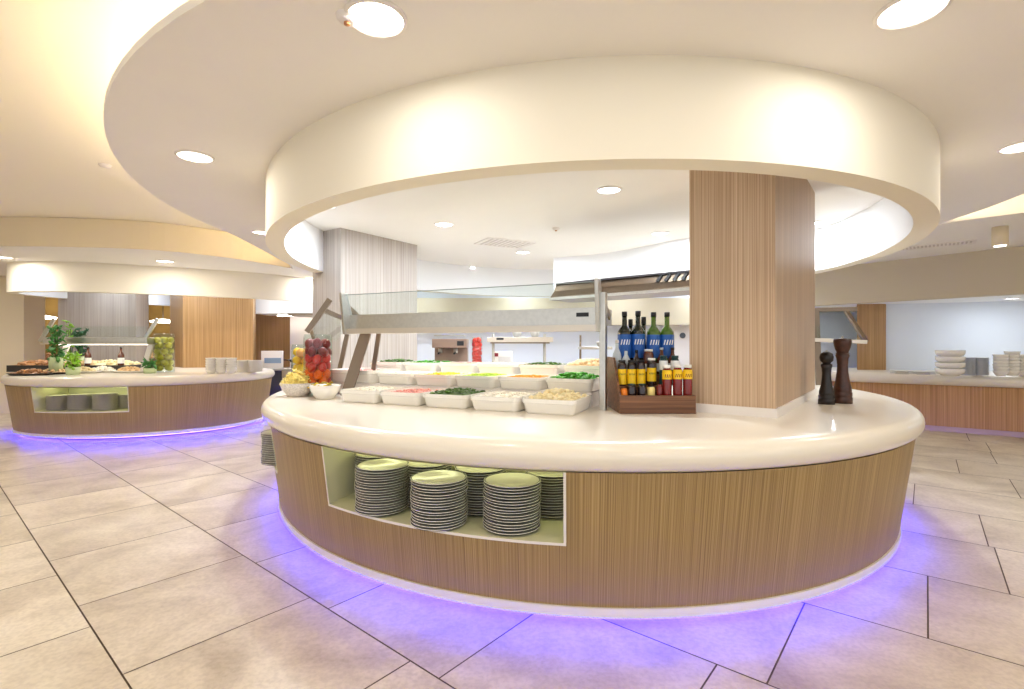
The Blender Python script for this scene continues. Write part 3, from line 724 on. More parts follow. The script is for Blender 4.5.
jar(q, .135, .60, 'tall glass jar packed with red and orange peppers at left end of the counter', lambda k, r: RP[2] if k in (1, 2) and r.random() < .6 else (RP[1] if k < 5 or r.random() < .3 else RP[0]), 'pepper', layer_label('shiny pepper', 'the tall red jar'), 'pepper', .043, 'peppers in the tall red jar', 4)
YP = [veg(mat('yellow pepper skin', (240, 190, 20), .3, coat=.4), 'pepper', .05), veg(mat('golden pepper skin', (226, 150, 16), .3, coat=.4), 'pepper', .05)]
q = Q(303.5, 386, 5.35); q.z = HT
jar(q, .12, .50, 'glass jar of yellow peppers half hidden behind the red jar', lambda k, r: r.choice(YP), 'pepper', layer_label('yellow pepper', 'the half hidden jar'), 'pepper', .05, 'peppers in the half hidden yellow jar', 9)
GP = [veg(mat('lime skin', (172, 166, 40), .35), 'lime', .058), veg(mat('yellow lime skin', (206, 196, 74), .35), 'lime', .058)]
q = P(164, 372.3, HT)
jar(q, .165, .70, 'tall glass jar full of yellow green limes on the far left counter', lambda k, r: r.choice(GP), 'lime', layer_label('yellow lime', 'jar by oak column'), 'lime', .058, 'limes in the far left jar', 5)
TOM = [veg(mat('tomato skin', (214, 40, 24), .3, coat=.4), 'tomato', .05)]
q = Vector(((477 - 512) / 500 * 8.2, 8.2, HT))
jar(q, .085, .62, 'tall glass jar of red tomatoes behind the sneeze guard', lambda k, r: TOM[0], 'tomato', layer_label('red tomato', 'the jar behind the sneeze guard'), 'tomato', .042, 'tomatoes in the jar behind the sneeze guard', 6)

# ================================================================= SNEEZE GUARDS
Rg, Lg = Vector((.67, 3.85)), Vector((-1.62, 4.90))
gd = (Lg - Rg).normalized(); gn = Vector((-gd.y, gd.x)); gn = gn if gn.y > 0 else -gn
def v3(p, z): return Vector((p.x, p.y, z))
g = empty('sneeze_guard', v3(Rg, HT), 'long steel and glass sneeze guard over the pans, nearest the viewer', 'sneeze guard')
def gp(mb, name, m, bevel=0):                  # build with world coordinates under the guard
    o = mb.build(name, m, g); o.location = -g.location
    if bevel:
        b = o.modifiers.new('bevel', 'BEVEL'); b.width = bevel; b.segments = 2; b.limit_method = 'ANGLE'
    return o
mb = MB()
q = [Rg, Lg, Lg + gn * .42, Rg + gn * .42]
mb.prism([p + gn * .03 if i < 2 else p for i, p in enumerate(q)], 1.655, 1.79); gp(mb, 'canopy', M['steel'], .008)
mb = MB(); mb.prism([Rg - gn * .02, Lg - gn * .02, Lg + gn * .09, Rg + gn * .09], 1.605, 1.654); gp(mb, 'front_lip', mat('pale satin steel', (214, 204, 190), .38, .9), .01)
mb = MB(); mb.prism([Rg + gn * .12 + gd * .2, Lg + gn * .12 - gd * .2, Lg + gn * .3 - gd * .2, Rg + gn * .3 + gd * .2], 1.640, 1.654); gp(mb, 'added_food_lamp', M['strip'])  # hidden glowing strip added under the canopy to light the food
mb = MB(); a, b = Rg + gn * .03, Lg + gn * .03
mb.add([v3(a, 1.79), v3(b, 1.79), v3(b - gn * .06, 1.98), v3(a - gn * .06, 1.98), v3(a + gn * .008, 1.79), v3(b + gn * .008, 1.79), v3(b - gn * .052, 1.98), v3(a - gn * .052, 1.98)], [(0, 1, 2, 3), (7, 6, 5, 4), (3, 2, 6, 7), (0, 3, 7, 4), (1, 5, 6, 2), (0, 4, 5, 1)]); gp(mb, 'glass_panel', M['glass'])
mb = MB(); mb.bar(v3(a - gn * .056, 1.982), v3(b - gn * .056, 1.982), .012, .006); gp(mb, 'glass_edge', mat('glass edge', (150, 160, 158), .3))
for p, s_ in ((Rg, 1), (Lg, -1)):
    mb = MB(); c = p - gd * .015 * s_
    mb.add([v3(c + gn * x + gd * t, z) for t in (0, .03 * s_) for x, z in ((-.04, 1.6), (.12, 1.6), (.0, 2.0), (-.09, 2.0))], [(0, 1, 2, 3), (7, 6, 5, 4), (0, 4, 5, 1), (1, 5, 6, 2), (2, 6, 7, 3), (3, 7, 4, 0)]); gp(mb, 'end_bracket', M['steel'], .004)
    mb = MB(); mb.bar(v3(c + gn * .02, 1.88), v3(c + gn * .28, 1.72), .014, .05); gp(mb, 'bracket_arm', M['dsteel'])
mb = MB(); c = Rg + gd * .13 + gn * .028; mb.bar(v3(c - gd * -.06, 1.735), v3(c + gd * -.06 + gd * .02, 1.735), .008, .032); gp(mb, 'display', M['black'])
# posts
mb = MB(); c = Rg - gd * .03 + gn * .0; mb.prism([c - gd * .024 - gn * .02, c + gd * .024 - gn * .02, c + gd * .024 + gn * .05, c - gd * .024 + gn * .05], HT, 1.9); gp(mb, 'post', M['steel'], .004)
mb = MB(); a, b = Q(348.5, 388, 4.80), Q(366, 333, 4.9); a2 = Vector((a.x, a.y, a.z)); d_ = (b - a); a = a - d_ * ((a.z - HT) / d_.z); mb.bar(a, b, .105, .03, (0, 1, 0)); gp(mb, 'post', M['dsteel'], .004)
mb = MB(); a, b = Q(371, 386, 5.15), Q(379, 333, 5.2); d_ = b - a; a = a - d_ * ((a.z - HT - .118) / d_.z); mb.bar(a, b, .045, .03, (0, 1, 0)); gp(mb, 'post', M['dsteel'], .004)
# second guard along the left side of the island
g = empty('sneeze_guard', (-2.0, 5.3, HT), 'short bronze framed guard panel at left end above the pepper jars', 'sneeze guard')
A0, A1, B0, B1 = Q(307, 332, 5.2), Q(330, 299, 5.2), Q(352, 328, 5.9), Q(352, 321, 5.9)
A0.z, A1.z = 1.63, 1.97
mb = MB(); mb.bar(A0, A1, .055, .03, (0, 1, 0)); gp(mb, 'frame_bar', M['dsteel'], .003)
C0 = A0.lerp(A1, .68); D0 = Q(350, 321.5, 5.75)
mb = MB(); mb.bar(C0, D0, .04, .045); gp(mb, 'cross_bar', M['dsteel'], .003)
E0 = D0 + (A0 - C0)
mb = MB(); mb.add([A0, C0, D0, E0, A0 + Vector((0, .008, 0)), C0 + Vector((0, .008, 0)), D0 + Vector((0, .008, 0)), E0 + Vector((0, .008, 0))], [(0, 1, 2, 3), (7, 6, 5, 4), (0, 4, 5, 1), (1, 5, 6, 2), (2, 6, 7, 3), (3, 7, 4, 0)]); gp(mb, 'glass_panel', M['glass'])
mb = MB(); mb.bar((E0.x, E0.y, HT), (D0.x, D0.y, D0.z), .05, .03, (0, 1, 0)); gp(mb, 'post', M['dsteel'], .003)
mb = MB(); f0 = A0 + Vector((-.02, .25, 0)); mb.bar((-2.1, 5.75, HT), (A0.x + .03, A0.y + .03, A0.z + .02), .035, .02, (0, 1, 0)); gp(mb, 'post', M['dsteel'], .003)
# the guard right of the column
g = empty('sneeze_guard', (2.9, 6.0, HT), 'bronze framed guard panel right of the column, behind the pepper mills', 'sneeze guard')
a, b, c, d_ = Q(815, 310.5, 6.3), Q(856, 309, 6.3), Q(846, 311, 6.3), Q(866, 342, 6.0)
mb = MB(); mb.bar(a - Vector((.4, 0, 0)), b, .05, .05); gp(mb, 'top_bar', M['dsteel'], .003)
mb = MB(); mb.bar(c, d_, .05, .04, (0, 1, 0)); gp(mb, 'frame_bar', M['dsteel'], .003)
e_ = Q(818, 339, 6.0); mb = MB(); mb.bar(e_ - Vector((.3, 0, 0)), d_, .05, .045); gp(mb, 'bottom_bar', mat('pale satin steel', (214, 204, 190), .38, .9), .003)
mb = MB(); mb.add([a, c, d_, e_, a + Vector((0, .008, 0)), c + Vector((0, .008, 0)), d_ + Vector((0, .008, 0)), e_ + Vector((0, .008, 0))], [(0, 1, 2, 3), (7, 6, 5, 4), (0, 4, 5, 1), (1, 5, 6, 2), (2, 6, 7, 3), (3, 7, 4, 0)]); gp(mb, 'glass_panel', M['glass'])
f_ = Q(819, 345, 6.15); mb = MB(); mb.bar((f_.x, f_.y, HT), (f_.x - .04, f_.y, 1.95), .07, .03, (0, 1, 0)); gp(mb, 'post', M['dsteel'], .003)

# ================================================================= EXTRACTION HOOD
hd = empty('extraction_hood', (.55, 6.4, 2.06), 'long bronze steel canopy hood with dark slots left of the wood column', 'hood')
a, b = Vector((.50, 6.35)), Vector((2.05, 5.0)); dv = (b - a).normalized(); nv = Vector((-dv.y, dv.x))
mb = MB(); prof = [(0, 2.06), (-.02, 2.10), (.06, 2.18), (.10, 2.27), (.5, 2.27), (.5, 2.06)]
loft(mb, [[(*(p + nv * w), z) for w, z in prof] for p in (a, b)], True, False)
for p in (a, b): mb.add([(*(p + nv * w), z) for w, z in prof], [tuple(range(len(prof)))])
o = mb.build('canopy', M['dsteel'], hd); o.location = -hd.location
mb = MB(); mb.bar((*(a + nv * -.03), 2.075), (*(b + nv * -.03), 2.075), .03, .03); o = mb.build('front_rail', M['steel'], hd); o.location = -hd.location
mb = MB(); mb.bar((*(a + nv * .09), 2.275), (*(b + nv * .09), 2.275), .04, .02); o = mb.build('top_rail', mat('dark rail', (60, 54, 56), .5), hd); o.location = -hd.location
for i in range(6):
    p = a.lerp(b, .68 + .046 * i); mb = MB(); mb.bar((*(p + nv * .045), 2.185), (*(p + dv * .04 + nv * .085), 2.265), .035, .01, (nv.x, nv.y, -.4)); o = mb.build('vent_slot', M['black'], hd); o.location = -hd.location
# white hood in the left kitchen
p0, p1 = Q(253, 310, 12.0), Q(345, 310, 12.0)
hd = empty('extraction_hood', ((p0.x + p1.x) / 2, 12.4, 2.1), 'white canopy hood in the kitchen left of the grey column', 'hood')
mb = MB(); mb.box((0, 0, .45), (p1.x - p0.x, .8, .62)); mb.build('canopy', M['inner'], hd, bevel=.01)
mb = MB(); mb.box((.4, -.1, .12), (p1.x - p0.x - .9, .7, .06)); mb.build('filter_tray', M['dsteel'], hd)
mb = MB(); mb.box((.1, .25, .125), (p1.x - p0.x - .4, .1, .02)); mb.build('added_hood_lamp', mat('added hood lamp', (255, 246, 230), .5, emit=14), hd)  # glowing strip added under the hood to brighten the wall behind
# ================================================================= PEPPER MILLS
def mill(px, py, h, k, m, label, knob):
    p = P(px, py, HT); d = empty('pepper_mill', p, label, 'pepper mill')
    r = h * k
    prof = [(0, 0), (r, 0), (r, .085), (r * .93, .095), (r * .97, .105), (r * .97, .16), (r * .88, .17), (r * .92, .18), (r * .9, .23), (r * .72, .33), (r * .58, .46), (r * .54, .56), (r * .6, .66), (r * .72, .71), (r * .66, .72), (r * .66, .735), (r * .74, .74)]
    mb = MB(); mb.lathe([(a, z * h if i else 0) for i, (a, z) in enumerate(prof)] + [(0, .74 * h)], n=28); mb.build('body', m, d)
    top = [(0, .742), (r * .62, .742), (r * .6, .76), (r * .74, .80), (r * .86, .86), (r * .92, .91), (r * .88, .95), (0, .965)] if knob == 'flare' else [(0, .742), (r * .5, .742), (r * .5, .76), (r * .78, .80), (r * .86, .87), (r * .72, .93), (r * .3, .965), (0, .97)]
    mb = MB(); mb.lathe([(a, z * h) for a, z in top], n=28); mb.build('head', m, d)
    mb = MB(); mb.lathe([(r * .12, .955 * h), (r * .14, .985 * h), (0, h)], n=12); mb.build('knob', M['steel'], d)
mill(826.5, 404, .455, .135, mat('ebony wood', (22, 12, 10), .4, coat=.15, vary=.4, vscale=30), 'shorter black wooden pepper mill beside the wood column', 'ball')
mill(842.5, 403, .575, .128, mat('walnut wood', (66, 34, 22), .4, coat=.15, vary=.35, vscale=30), 'taller brown wooden pepper mill beside the black one', 'flare')

# ================================================================= CRATE OF BOTTLES
cz = 3.6; cx0, cx1 = .778, 1.325; cxm = (cx0 + cx1) / 2
cr = empty('bottle_crate', (cxm, cz, HT), 'brown wooden stepped crate of bottles beside the wood column', 'crate')
W2 = (cx1 - cx0) / 2
mb = MB(); mb.box((0, .009, .066), (2 * W2, .018, .132)); mb.build('front_board', M['crate'], cr, bevel=.003)
for s_ in (-1, 1):
    mb = MB(); x = s_ * (W2 - .007)
    poly = [(.019, 0), (.019, .132), (.06, .17), (.24, .40 if s_ < 0 else .17), (.48, .40 if s_ < 0 else .17), (.48, 0)]
    if s_ > 0: poly = [(.019, 0), (.019, .132), (.10, .132), (.10, 0)]
    mb.add([(x + t, y, z) for t in (-.007, .007) for y, z in poly], [tuple(range(len(poly))), tuple(range(2 * len(poly) - 1, len(poly) - 1, -1))] + [(i, (i + 1) % len(poly), len(poly) + (i + 1) % len(poly), len(poly) + i) for i in range(len(poly))]); mb.build('side_board', M['crate'], cr)
BW = .40
for k, (y0, y1, z) in enumerate(((.02, .12, .11), (.122, .235, .19), (.237, .335, .27), (.337, .45, .36))):
    xr = W2 - .016 if k == 0 else W2 - .016 - (.0 if y1 < .2 else .12)
    mb = MB(); mb.box(((-W2 + .016 + xr) / 2, (y0 + y1) / 2, z / 2), (xr + W2 - .016, y1 - y0, z)); mb.build('step', M['crate'], cr)
def bottle(px, y, z, r, h, prof, body, cap, label_m, lab, name, text, cat, group, caph=.08, band=None):
    """prof: list of (r factor, h factor); lab: (z0, z1) of the label as fractions of h"""
    x = (px - CX) * y / F; d = empty(name, (x, y, z), text, cat, group)
    pr = [(0, 0)] + [(a * r, b * h) for a, b in prof]; mb = MB(); mb.lathe(pr + [(0, pr[-1][1])], n=20); mb.build('body', body, d)
    rt = prof[-1][0] * r; zt = prof[-1][1] * h
    mb = MB(); mb.lathe([(0, zt), (rt * 1.12, zt), (rt * 1.12, zt + caph * h), (0, zt + caph * h)], n=16); mb.build('cap', cap, d)
    if label_m:
        def rad(f):
            for (a0, b0), (a1, b1) in zip(prof, prof[1:]):
                if b0 <= f <= b1: return a0 + (a1 - a0) * ((f - b0) / (b1 - b0 or 1))
            return prof[0][0]
        z0, z1 = lab; n = 6; pts = [(rad(z0 + (z1 - z0) * i / n) * r + .0012, (z0 + (z1 - z0) * i / n) * h) for i in range(n + 1)]
        mb = MB(); mb.lathe(pts, n=20); lb_o = mb.build('label', label_m, d)
        if band:                               # printed marks on the label, facing the front
            bm_, f0, f1, nn_ = band; mb = MB(); rr_ = rad((f0 + f1) / 2) * r + .0022
            for i in range(nn_):
                a = -PI / 2 - (.75 - 1.5 * (i + .5) / nn_) ; w = .55 / nn_
                zs = [f0 * h, f1 * h]
                mb.add([(rr_ * math.cos(a - w + sk), rr_ * math.sin(a - w + sk), zq) for zq, sk in ((zs[0], -.08), (zs[1], .08))] + [(rr_ * math.cos(a + w * .2 + sk), rr_ * math.sin(a + w * .2 + sk), zq) for zq, sk in ((zs[1], .08), (zs[0], -.08))], [(0, 1, 2, 3)])
            mb.build('lettering', bm_, lb_o)
    return d
OIL = [(1, .0), (1.0, .03), (1.0, .56), (.96, .60), (.7, .66), (.42, .70), (.36, .74), (.36, .90)]
JAR = [(.96, 0), (1, .04), (1, .74), (.9, .82), (.74, .86), (.74, .88)]
VIN = [(.96, 0), (1, .04), (1, .5), (.9, .58), (.45, .72), (.36, .76), (.36, .9)]
gdk = mat('dark green bottle glass', (16, 30, 20), .1, coat=.6); ggr = mat('green bottle glass', (70, 104, 26), .1, coat=.6)
blk = M['black']; blu = mat('blue label', (34, 92, 176), .4); lab_w = mat('white print', (238, 240, 240), .5)
yel = mat('yellow label', (238, 196, 20), .4); drk = mat('dark sauce', (34, 16, 18), .15, coat=.5); redb = mat('red sauce', (118, 22, 18), .2, coat=.5); cln = mat('pale vinegar glass', (196, 206, 214), .12, coat=.5)
grn = mat('teal black label', (24, 62, 66), .4); crm = mat('cream mustard', (232, 208, 130), .4); org = mat('orange cap', (236, 128, 30), .4); wht = mat('white cap', (236, 234, 228), .4); brn = mat('brown vinegar', (92, 50, 36), .15, coat=.5)
CG = 'bottles in the wooden crate'
zb = cz + .393
for px, gl, h, wh in ((624.5, gdk, .405, 'leftmost'), (638, gdk, .41, 'second from left'), (653.5, ggr, .40, 'third from left'), (667, ggr, .40, 'rightmost')):
    bottle(px, zb, HT + .361, .054, h, OIL, gl, blk, blu, (.08, .54), 'olive_oil_bottle', f'{wh} of the four tall green oil bottles with blue labels', 'bottle', CG, .09, (lab_w, .34, .44, 4))
bottle(643.6, zb + .085, HT, .05, .74, OIL, gdk, blk, None, None, 'olive_oil_bottle', 'dark bottle half hidden behind the second tall oil bottle', 'bottle', CG)
bottle(630.5, zb + .08, HT, .045, .72, OIL, gdk, blk, None, None, 'olive_oil_bottle', 'dark bottle half hidden behind the leftmost tall oil bottle', 'bottle', CG)
zm = cz + .286
for px, r, h, pf, bd_, cp, lm, tx in ((617, .034, .27, VIN, cln, wht, None, 'clear vinegar bottle at the left end of the third step'), (626, .034, .20, VIN, cln, blu, None, 'pale blue bottle left of the centre on the third step'),
        (636.5, .03, .19, VIN, drk, blk, None, 'slim dark bottle below the second oil bottle'), (648.5, .04, .20, JAR, brn, wht, lab_w, 'white capped brown jar in the middle of the third step'),
        (661.5, .036, .21, VIN, brn, cln, lab_w, 'brown vinegar bottle left of the pair under the rightmost oil bottle'), (672.5, .036, .21, VIN, brn, drk, lab_w, 'brown vinegar bottle right of the pair under the rightmost oil bottle')):
    bottle(px, zm, HT + .271, r, h, pf, bd_, cp, lm, (.1, .4), 'sauce_bottle', tx, 'bottle', CG)
z2 = cz + .178
for px, r, h, pf, bd_, cp, lm, lb_, tx in ((622, .032, .20, JAR, drk, blk, yel, (.05, .62), 'leftmost yellow labelled dark jar'), (631.5, .032, .20, JAR, drk, blk, yel, (.05, .62), 'second yellow labelled dark jar from left'), (641, .032, .20, JAR, drk, blk, yel, (.05, .62), 'third yellow labelled dark jar from left'),
        (651.5, .034, .215, JAR, drk, wht, yel, (.15, .62), 'white capped bottle with a tall yellow label'), (663.5, .031, .235, JAR, grn, grn, lab_w, (.5, .8), 'left teal and white tin behind the red sauces'), (675, .031, .235, JAR, grn, grn, lab_w, (.5, .8), 'right teal and white tin behind the red sauces')):
    bottle(px, z2, HT + .191, r, h, pf, bd_, cp, lm, lb_, 'sauce_bottle', tx, 'bottle', CG, .08, (blk, .4, .46, 5) if lm is yel else None)
z1 = cz + .07
for px, y, r, h, pf, bd_, cp, lm, lb_, tx in ((624, z1, .026, .07, JAR, org, org, None, None, 'tiny orange jar at the left end of the front row'), (631.5, z1, .032, .105, JAR, drk, grn, None, None, 'small dark jar with dull green cap, left of a pair'), (642, z1, .032, .105, JAR, drk, grn, None, None, 'small dark jar with dull green cap, right of a pair'),
        (651, z1, .028, .09, JAR, crm, drk, None, None, 'small cream mustard jar in the front row'), (659.5, z1, .022, .10, JAR, redb, redb, None, None, 'small red jar in the middle of the front row'),
        (667, z1 + .005, .034, .245, JAR, redb, wht, yel, (.55, .82), 'left of three red sauces with yellow labels'), (677.5, z1, .034, .25, JAR, redb, wht, yel, (.55, .82), 'middle of three red sauces with yellow labels'), (687.5, z1, .034, .25, JAR, redb, wht, yel, (.55, .82), 'right of three red sauces with yellow labels')):
    bottle(px, y, HT + .111, r, h, pf, bd_, cp, lm, lb_, 'sauce_bottle', tx, 'bottle', CG, .08, (redb, .6, .7, 4) if lm is yel else None)

# ================================================================= EQUIPMENT ON THE FAR SIDE OF THE NEAREST BUFFET
def machine():
    p = Q(451, 370, 9.2); d = empty('coffee_machine', (p.x, p.y, HT), 'brown and steel coffee machine behind the sneeze guard', 'coffee machine')
    mb = MB(); mb.box((0, 0, .06), (.62, .5, .12)); mb.build('base', M['dsteel'], d, bevel=.01)
    mb = MB(); mb.box((0, .12, .35), (.6, .26, .5)); mb.build('housing', mat('brown enamel', (150, 124, 108), .4), d, bevel=.01)
    mb = MB(); mb.box((0, -.03, .52), (.62, .46, .16)); mb.build('head', mat('brown enamel', (150, 124, 108), .4), d, bevel=.01)
    for x in (-.18, .1):
        mb = MB(); mb.tube([(x, -.12, .44), (x, -.12, .34)], .04, 12); mb.build('brew_group', M['steel'], d)
        mb = MB(); mb.bar((x, -.14, .36), (x, -.36, .34), .03, .03); mb.build('handle', M['black'], d)
    mb = MB(); mb.box((.2, -.265, .52), (.12, .01, .08)); mb.build('panel', M['black'], d)
    mb = MB(); mb.box((0, -.1, .66), (.55, .3, .02)); mb.build('cup_tray', M['steel'], d)
machine()
def toaster():
    p = Q(502.5, 370, 8.9); d = empty('toaster_oven', (p.x, p.y, HT), 'small white toaster oven with red badge behind the sneeze guard', 'oven')
    mb = MB(); mb.box((0, 0, .2), (.36, .34, .36)); mb.build('housing', mat('pale enamel', (222, 214, 206), .35), d, bevel=.015)
    mb = MB(); mb.box((.04, -.172, .18), (.22, .008, .22)); mb.build('door', mat('smoked glass', (196, 190, 186), .2), d)
    mb = MB(); mb.box((-.12, -.173, .32), (.1, .008, .06)); mb.build('badge', mat('maroon badge', (122, 30, 40), .4), d)
    for x in (-.14, .14):
        mb = MB(); mb.lathe([(0, 0), (.02, 0), (.02, .025), (0, .025)], (x, -.1, 0), 10); mb.build('foot', M['black'], d)
toaster()
g = empty('sneeze_guard', (.2, 8.0, HT), 'far steel guard shelf seen through the nearest sneeze guard', 'sneeze guard')
a, b = Q(487, 340, 7.6), Q(553, 340, 7.6)
mb = MB(); mb.box(((a.x + b.x) / 2, 7.75, 1.575), (b.x - a.x, .34, .075)); gp(mb, 'shelf', mat('pale satin steel', (214, 204, 190), .38, .9), .006)
mb = MB(); mb.box(((a.x + b.x) / 2, 7.75, 1.525), (b.x - a.x - .1, .3, .02)); gp(mb, 'shelf_edge', M['dsteel'])
for px in (493, 545):
    q = Q(px, 340, 7.6); mb = MB(); mb.tube([(q.x, 7.7, HT), (q.x, 7.7, 1.66)], .022, 10); gp(mb, 'post', M['steel'])
mb = MB(); q = Q(500, 338, 7.57); mb.box((q.x, 7.575, 1.585), (.11, .012, .03)); gp(mb, 'display', M['black'])
for px, lab in ((517, 'left'), (535, 'right')):
    q = Q(px, 331, 7.75); m_ = bowl_mesh(.085, .12, M['china']); put(m_, 'serving_bowl', (q.x, 7.75, 1.614), 0, f'{lab} white bowl on the far guard shelf', 'bowl')
# wall shelf with lamp
q = Q(592, 348, 8.6); d = empty('utensil_shelf', (q.x, 8.6, HT), 'steel shelf on a thin stand near the crate, far side', 'shelf')
mb = MB(); mb.box((0.05, 0, .44), (.55, .3, .045)); mb.build('shelf', M['steel'], d, bevel=.005)
mb = MB(); mb.tube([(-.2, 0, 0), (-.2, 0, .66)], .018, 10); mb.build('post', M['dsteel'], d)
mb = MB(); mb.lathe([(0, .0), (.11, .0), (.11, .01), (0, .01)], (-.2, 0, 0), 20); mb.build('foot', M['dsteel'], d)
put(bowl_mesh(.07, .09, M['steel'], 'funnel'), 'steel_bowl', (q.x + .14, 8.6, HT + .464), 0, 'small steel bowl on the utensil shelf', 'bowl')
q = Q(596, 372, 7.9); mb = MB(); mb.lathe([(0, 0), (.16, 0), (.2, .05), (.21, .1), (.195, .1), (.17, .03), (0, .02)], n=28); mb.build('dummy', M['black']); bpy.data.objects['dummy'].name = 'black_pan'
put(bpy.data.objects['black_pan'].data, 'frying_pan', (q.x, 7.9, HT), 0, 'black round pan beside the utensil shelf', 'pan'); bpy.data.objects.remove(bpy.data.objects['black_pan'])

# ---- left kitchen bench and pan
q = Q(296, 372, 11.6)
d = empty('kitchen_bench', (q.x, 11.7, 0), 'steel kitchen bench left of the grey column', 'bench')
mb = MB(); mb.box((0, 0, .93), (1.5, .8, .05)); mb.build('worktop', M['steel'], d, bevel=.005)
mb = MB(); mb.box((.25, .02, .5), (.95, .7, .8)); mb.build('cabinet', mat('pale satin steel', (214, 204, 190), .38, .9), d)
mb = MB(); mb.box((-.46, .02, .5), (.44, .68, .8)); mb.build('oven_unit', mat('dark grey steel', (88, 90, 96), .4, .6), d)
for x in (-.7, .7):
    for y in (-.35, .35):
        mb = MB(); mb.tube([(x, y, 0), (x, y, .12)], .025, 8); mb.build('leg', M['steel'], d)
p = Q(298, 361, 11.55); d = empty('frying_pan', (p.x, 11.55, .955), 'black frying pan on the kitchen bench left of the pepper jars', 'pan')
mb = MB(); mb.lathe([(0, .14), (.16, .14), (.22, .2), (.21, .2), (.15, .15), (0, .15)], n=28); mb.build('dish', M['black'], d)
mb = MB(); mb.bar((-.2, 0, .18), (-.52, -.02, .21), .03, .02); mb.build('handle', M['black'], d)
mb = MB(); mb.lathe([(.13, 0), (.15, 0), (.15, .14), (.13, .14)], n=20); mb.build('burner_ring', M['steel'], d)
p = Q(274, 372, 11.1)
p = Q(274, 364, 11.4); d = empty('counter_sign', (p.x - .05, 11.42, .955), 'small white framed panel on the kitchen bench', 'sign')
mb = MB(); mb.box((0, 0, .20), (.5, .03, .40)); mb.build('frame', M['trimw'], d, bevel=.006)
mb = MB(); mb.box((.02, -.018, .18), (.38, .006, .12)); mb.build('picture', mat('slate blue print', (130, 150, 176), .5), d)

# ================================================================= FOOD ON THE FAR LEFT BUFFET
a, b = Q(43, 340, 8.7), Q(147, 340, 8.7)
g = empty('sneeze_guard', (a.x, 8.7, HT), 'steel and glass guard shelf on the far left buffet', 'sneeze guard')
mb = MB(); mb.box(((a.x + b.x) / 2, 8.9, 1.575), (b.x - a.x, .42, .10)); gp(mb, 'canopy', M['steel'], .008)
mb = MB(); mb.box(((a.x + b.x) / 2, 8.88, 1.515), (b.x - a.x, .46, .022)); gp(mb, 'front_lip', mat('pale satin steel', (214, 204, 190), .38, .9))
mb = MB(); mb.box(((a.x + b.x) / 2, 8.9, 1.50), (b.x - a.x - .3, .12, .01)); gp(mb, 'added_food_lamp', M['strip'])  # glowing strip added under this canopy as well
mb = MB(); mb.box(((a.x + b.x) / 2, 8.7, 1.72), (b.x - a.x, .01, .19)); gp(mb, 'glass_panel', M['glass'])
for px, dx in ((62, .25), (147, .2)):
    q = Q(px, 340, 8.9); mb = MB(); mb.bar((q.x - dx * .4, 8.9, HT), (q.x + dx * .4, 8.9, 1.51), .09, .04, (0, 1, 0)); gp(mb, 'post', M['trimw'], .003)
for x in (a.x, b.x):
    mb = MB(); mb.bar((x - .1, 8.75, 1.55), (x + .15, 8.75, 1.95), .06, .03, (0, 1, 0)); gp(mb, 'end_bracket', M['steel'], .003)
darkp = mat('dark slate platter', (44, 40, 38), .4)
def platter_mesh(r, m, sy=.6):
    mb = MB(); mb.lathe([(0, 0), (r * .8, 0), (r, .03), (r * .98, .036), (r * .8, .012), (0, .010)], n=28)
    mb.v = [(x, y * sy, z) for x, y, z in mb.v]; return mb.data('platter', m)
PLW, PLD = platter_mesh(.34, M['china']), platter_mesh(.34, darkp)
spots = [(30, 375.2, PLD, 'red', 'dark platter at the left end of the far left buffet'), (55, 374, PLD, 'beige', 'dark platter of nibbles in front on the far left buffet'), (81, 373, PLW, 'cream', 'white platter in the middle of the far left buffet'),
         (104, 372, PLW, 'white', 'white platter left of the large one on the far left buffet'), (131, 372.5, PLW, 'beige', 'large white platter near the lime jar')]
for px, py, me, k, lab in spots:
    q = P(px, py, HT); put(me, 'platter', q, 0, lab, 'platter', 'platters on the far left buffet'); food(k, (q.x, q.y, HT + .014), .42, .24, .07, 0, f'{ {"red":"red","beige":"beige","cream":"creamy","white":"pale"}[k]} food heaped on the {lab}', 'chunk', 40, .035)
mb = MB(); mb.box((0, 0, .06), (.9, .5, .12)); BOXD = mb.data('display_box', darkp)
for px, lab, k in ((44, 'black display box behind the left platters', 'red'), (84, 'black display box behind the middle platters', 'beige'), (112, 'black display box near the right guard post', 'cream')):
    q = Vector(((px - CX) / F * 9.35, 9.35, HT)); put(BOXD, 'display_box', q, 0, lab, 'display box', 'display boxes on the far left buffet')
    food(k, (q.x, q.y, HT + .121), .8, .42, .06, 0, f'assorted food on the {lab}', 'chunk', 60, .045)
def leafy(px, y, top, w, lab, m, n=60):
    x = (px - CX) * y / F; h = Q(px, top, y).z - HT; d = empty('herb_vase', (x, y, HT), lab, 'plant')
    mb = MB(); mb.lathe([(0, 0), (.09, 0), (.1, h * .35), (.085, h * .35), (.08, .01), (0, .01)], n=18); mb.build('vase', mat('pale green glass', (190, 204, 160), .2), d)
    mb = MB()
    for _ in range(n):
        t = random.random(); a = random.uniform(0, 6.28); r = w * (.3 + .7 * random.random())
        mb.blob((r * math.cos(a), r * math.sin(a), h * (.3 + .68 * t)), .06 * random.uniform(.6, 1.3), 1, .5, .2, Matrix.Rotation(a, 3, 'Z') @ Matrix.Rotation(random.uniform(-1.2, 1.2), 3, 'Y'), 6, .15)
    mb.build('foliage', m, d)
    mb = MB()
    for i in range(4): mb.tube([(.01 * i, 0, .02), (random.uniform(-.06, .06), random.uniform(-.05, .05), h * .8)], .008, 5)
    mb.build('stems', mat('stem green', (80, 100, 30), .6), d)
lf1, lf2, lf3 = mat('leaf green', (70, 130, 60), .5, vary=.4, vscale=12), mat('deep leaf green', (36, 84, 50), .5, vary=.4, vscale=12), mat('lettuce green', (132, 182, 50), .5, vary=.3, vscale=12)
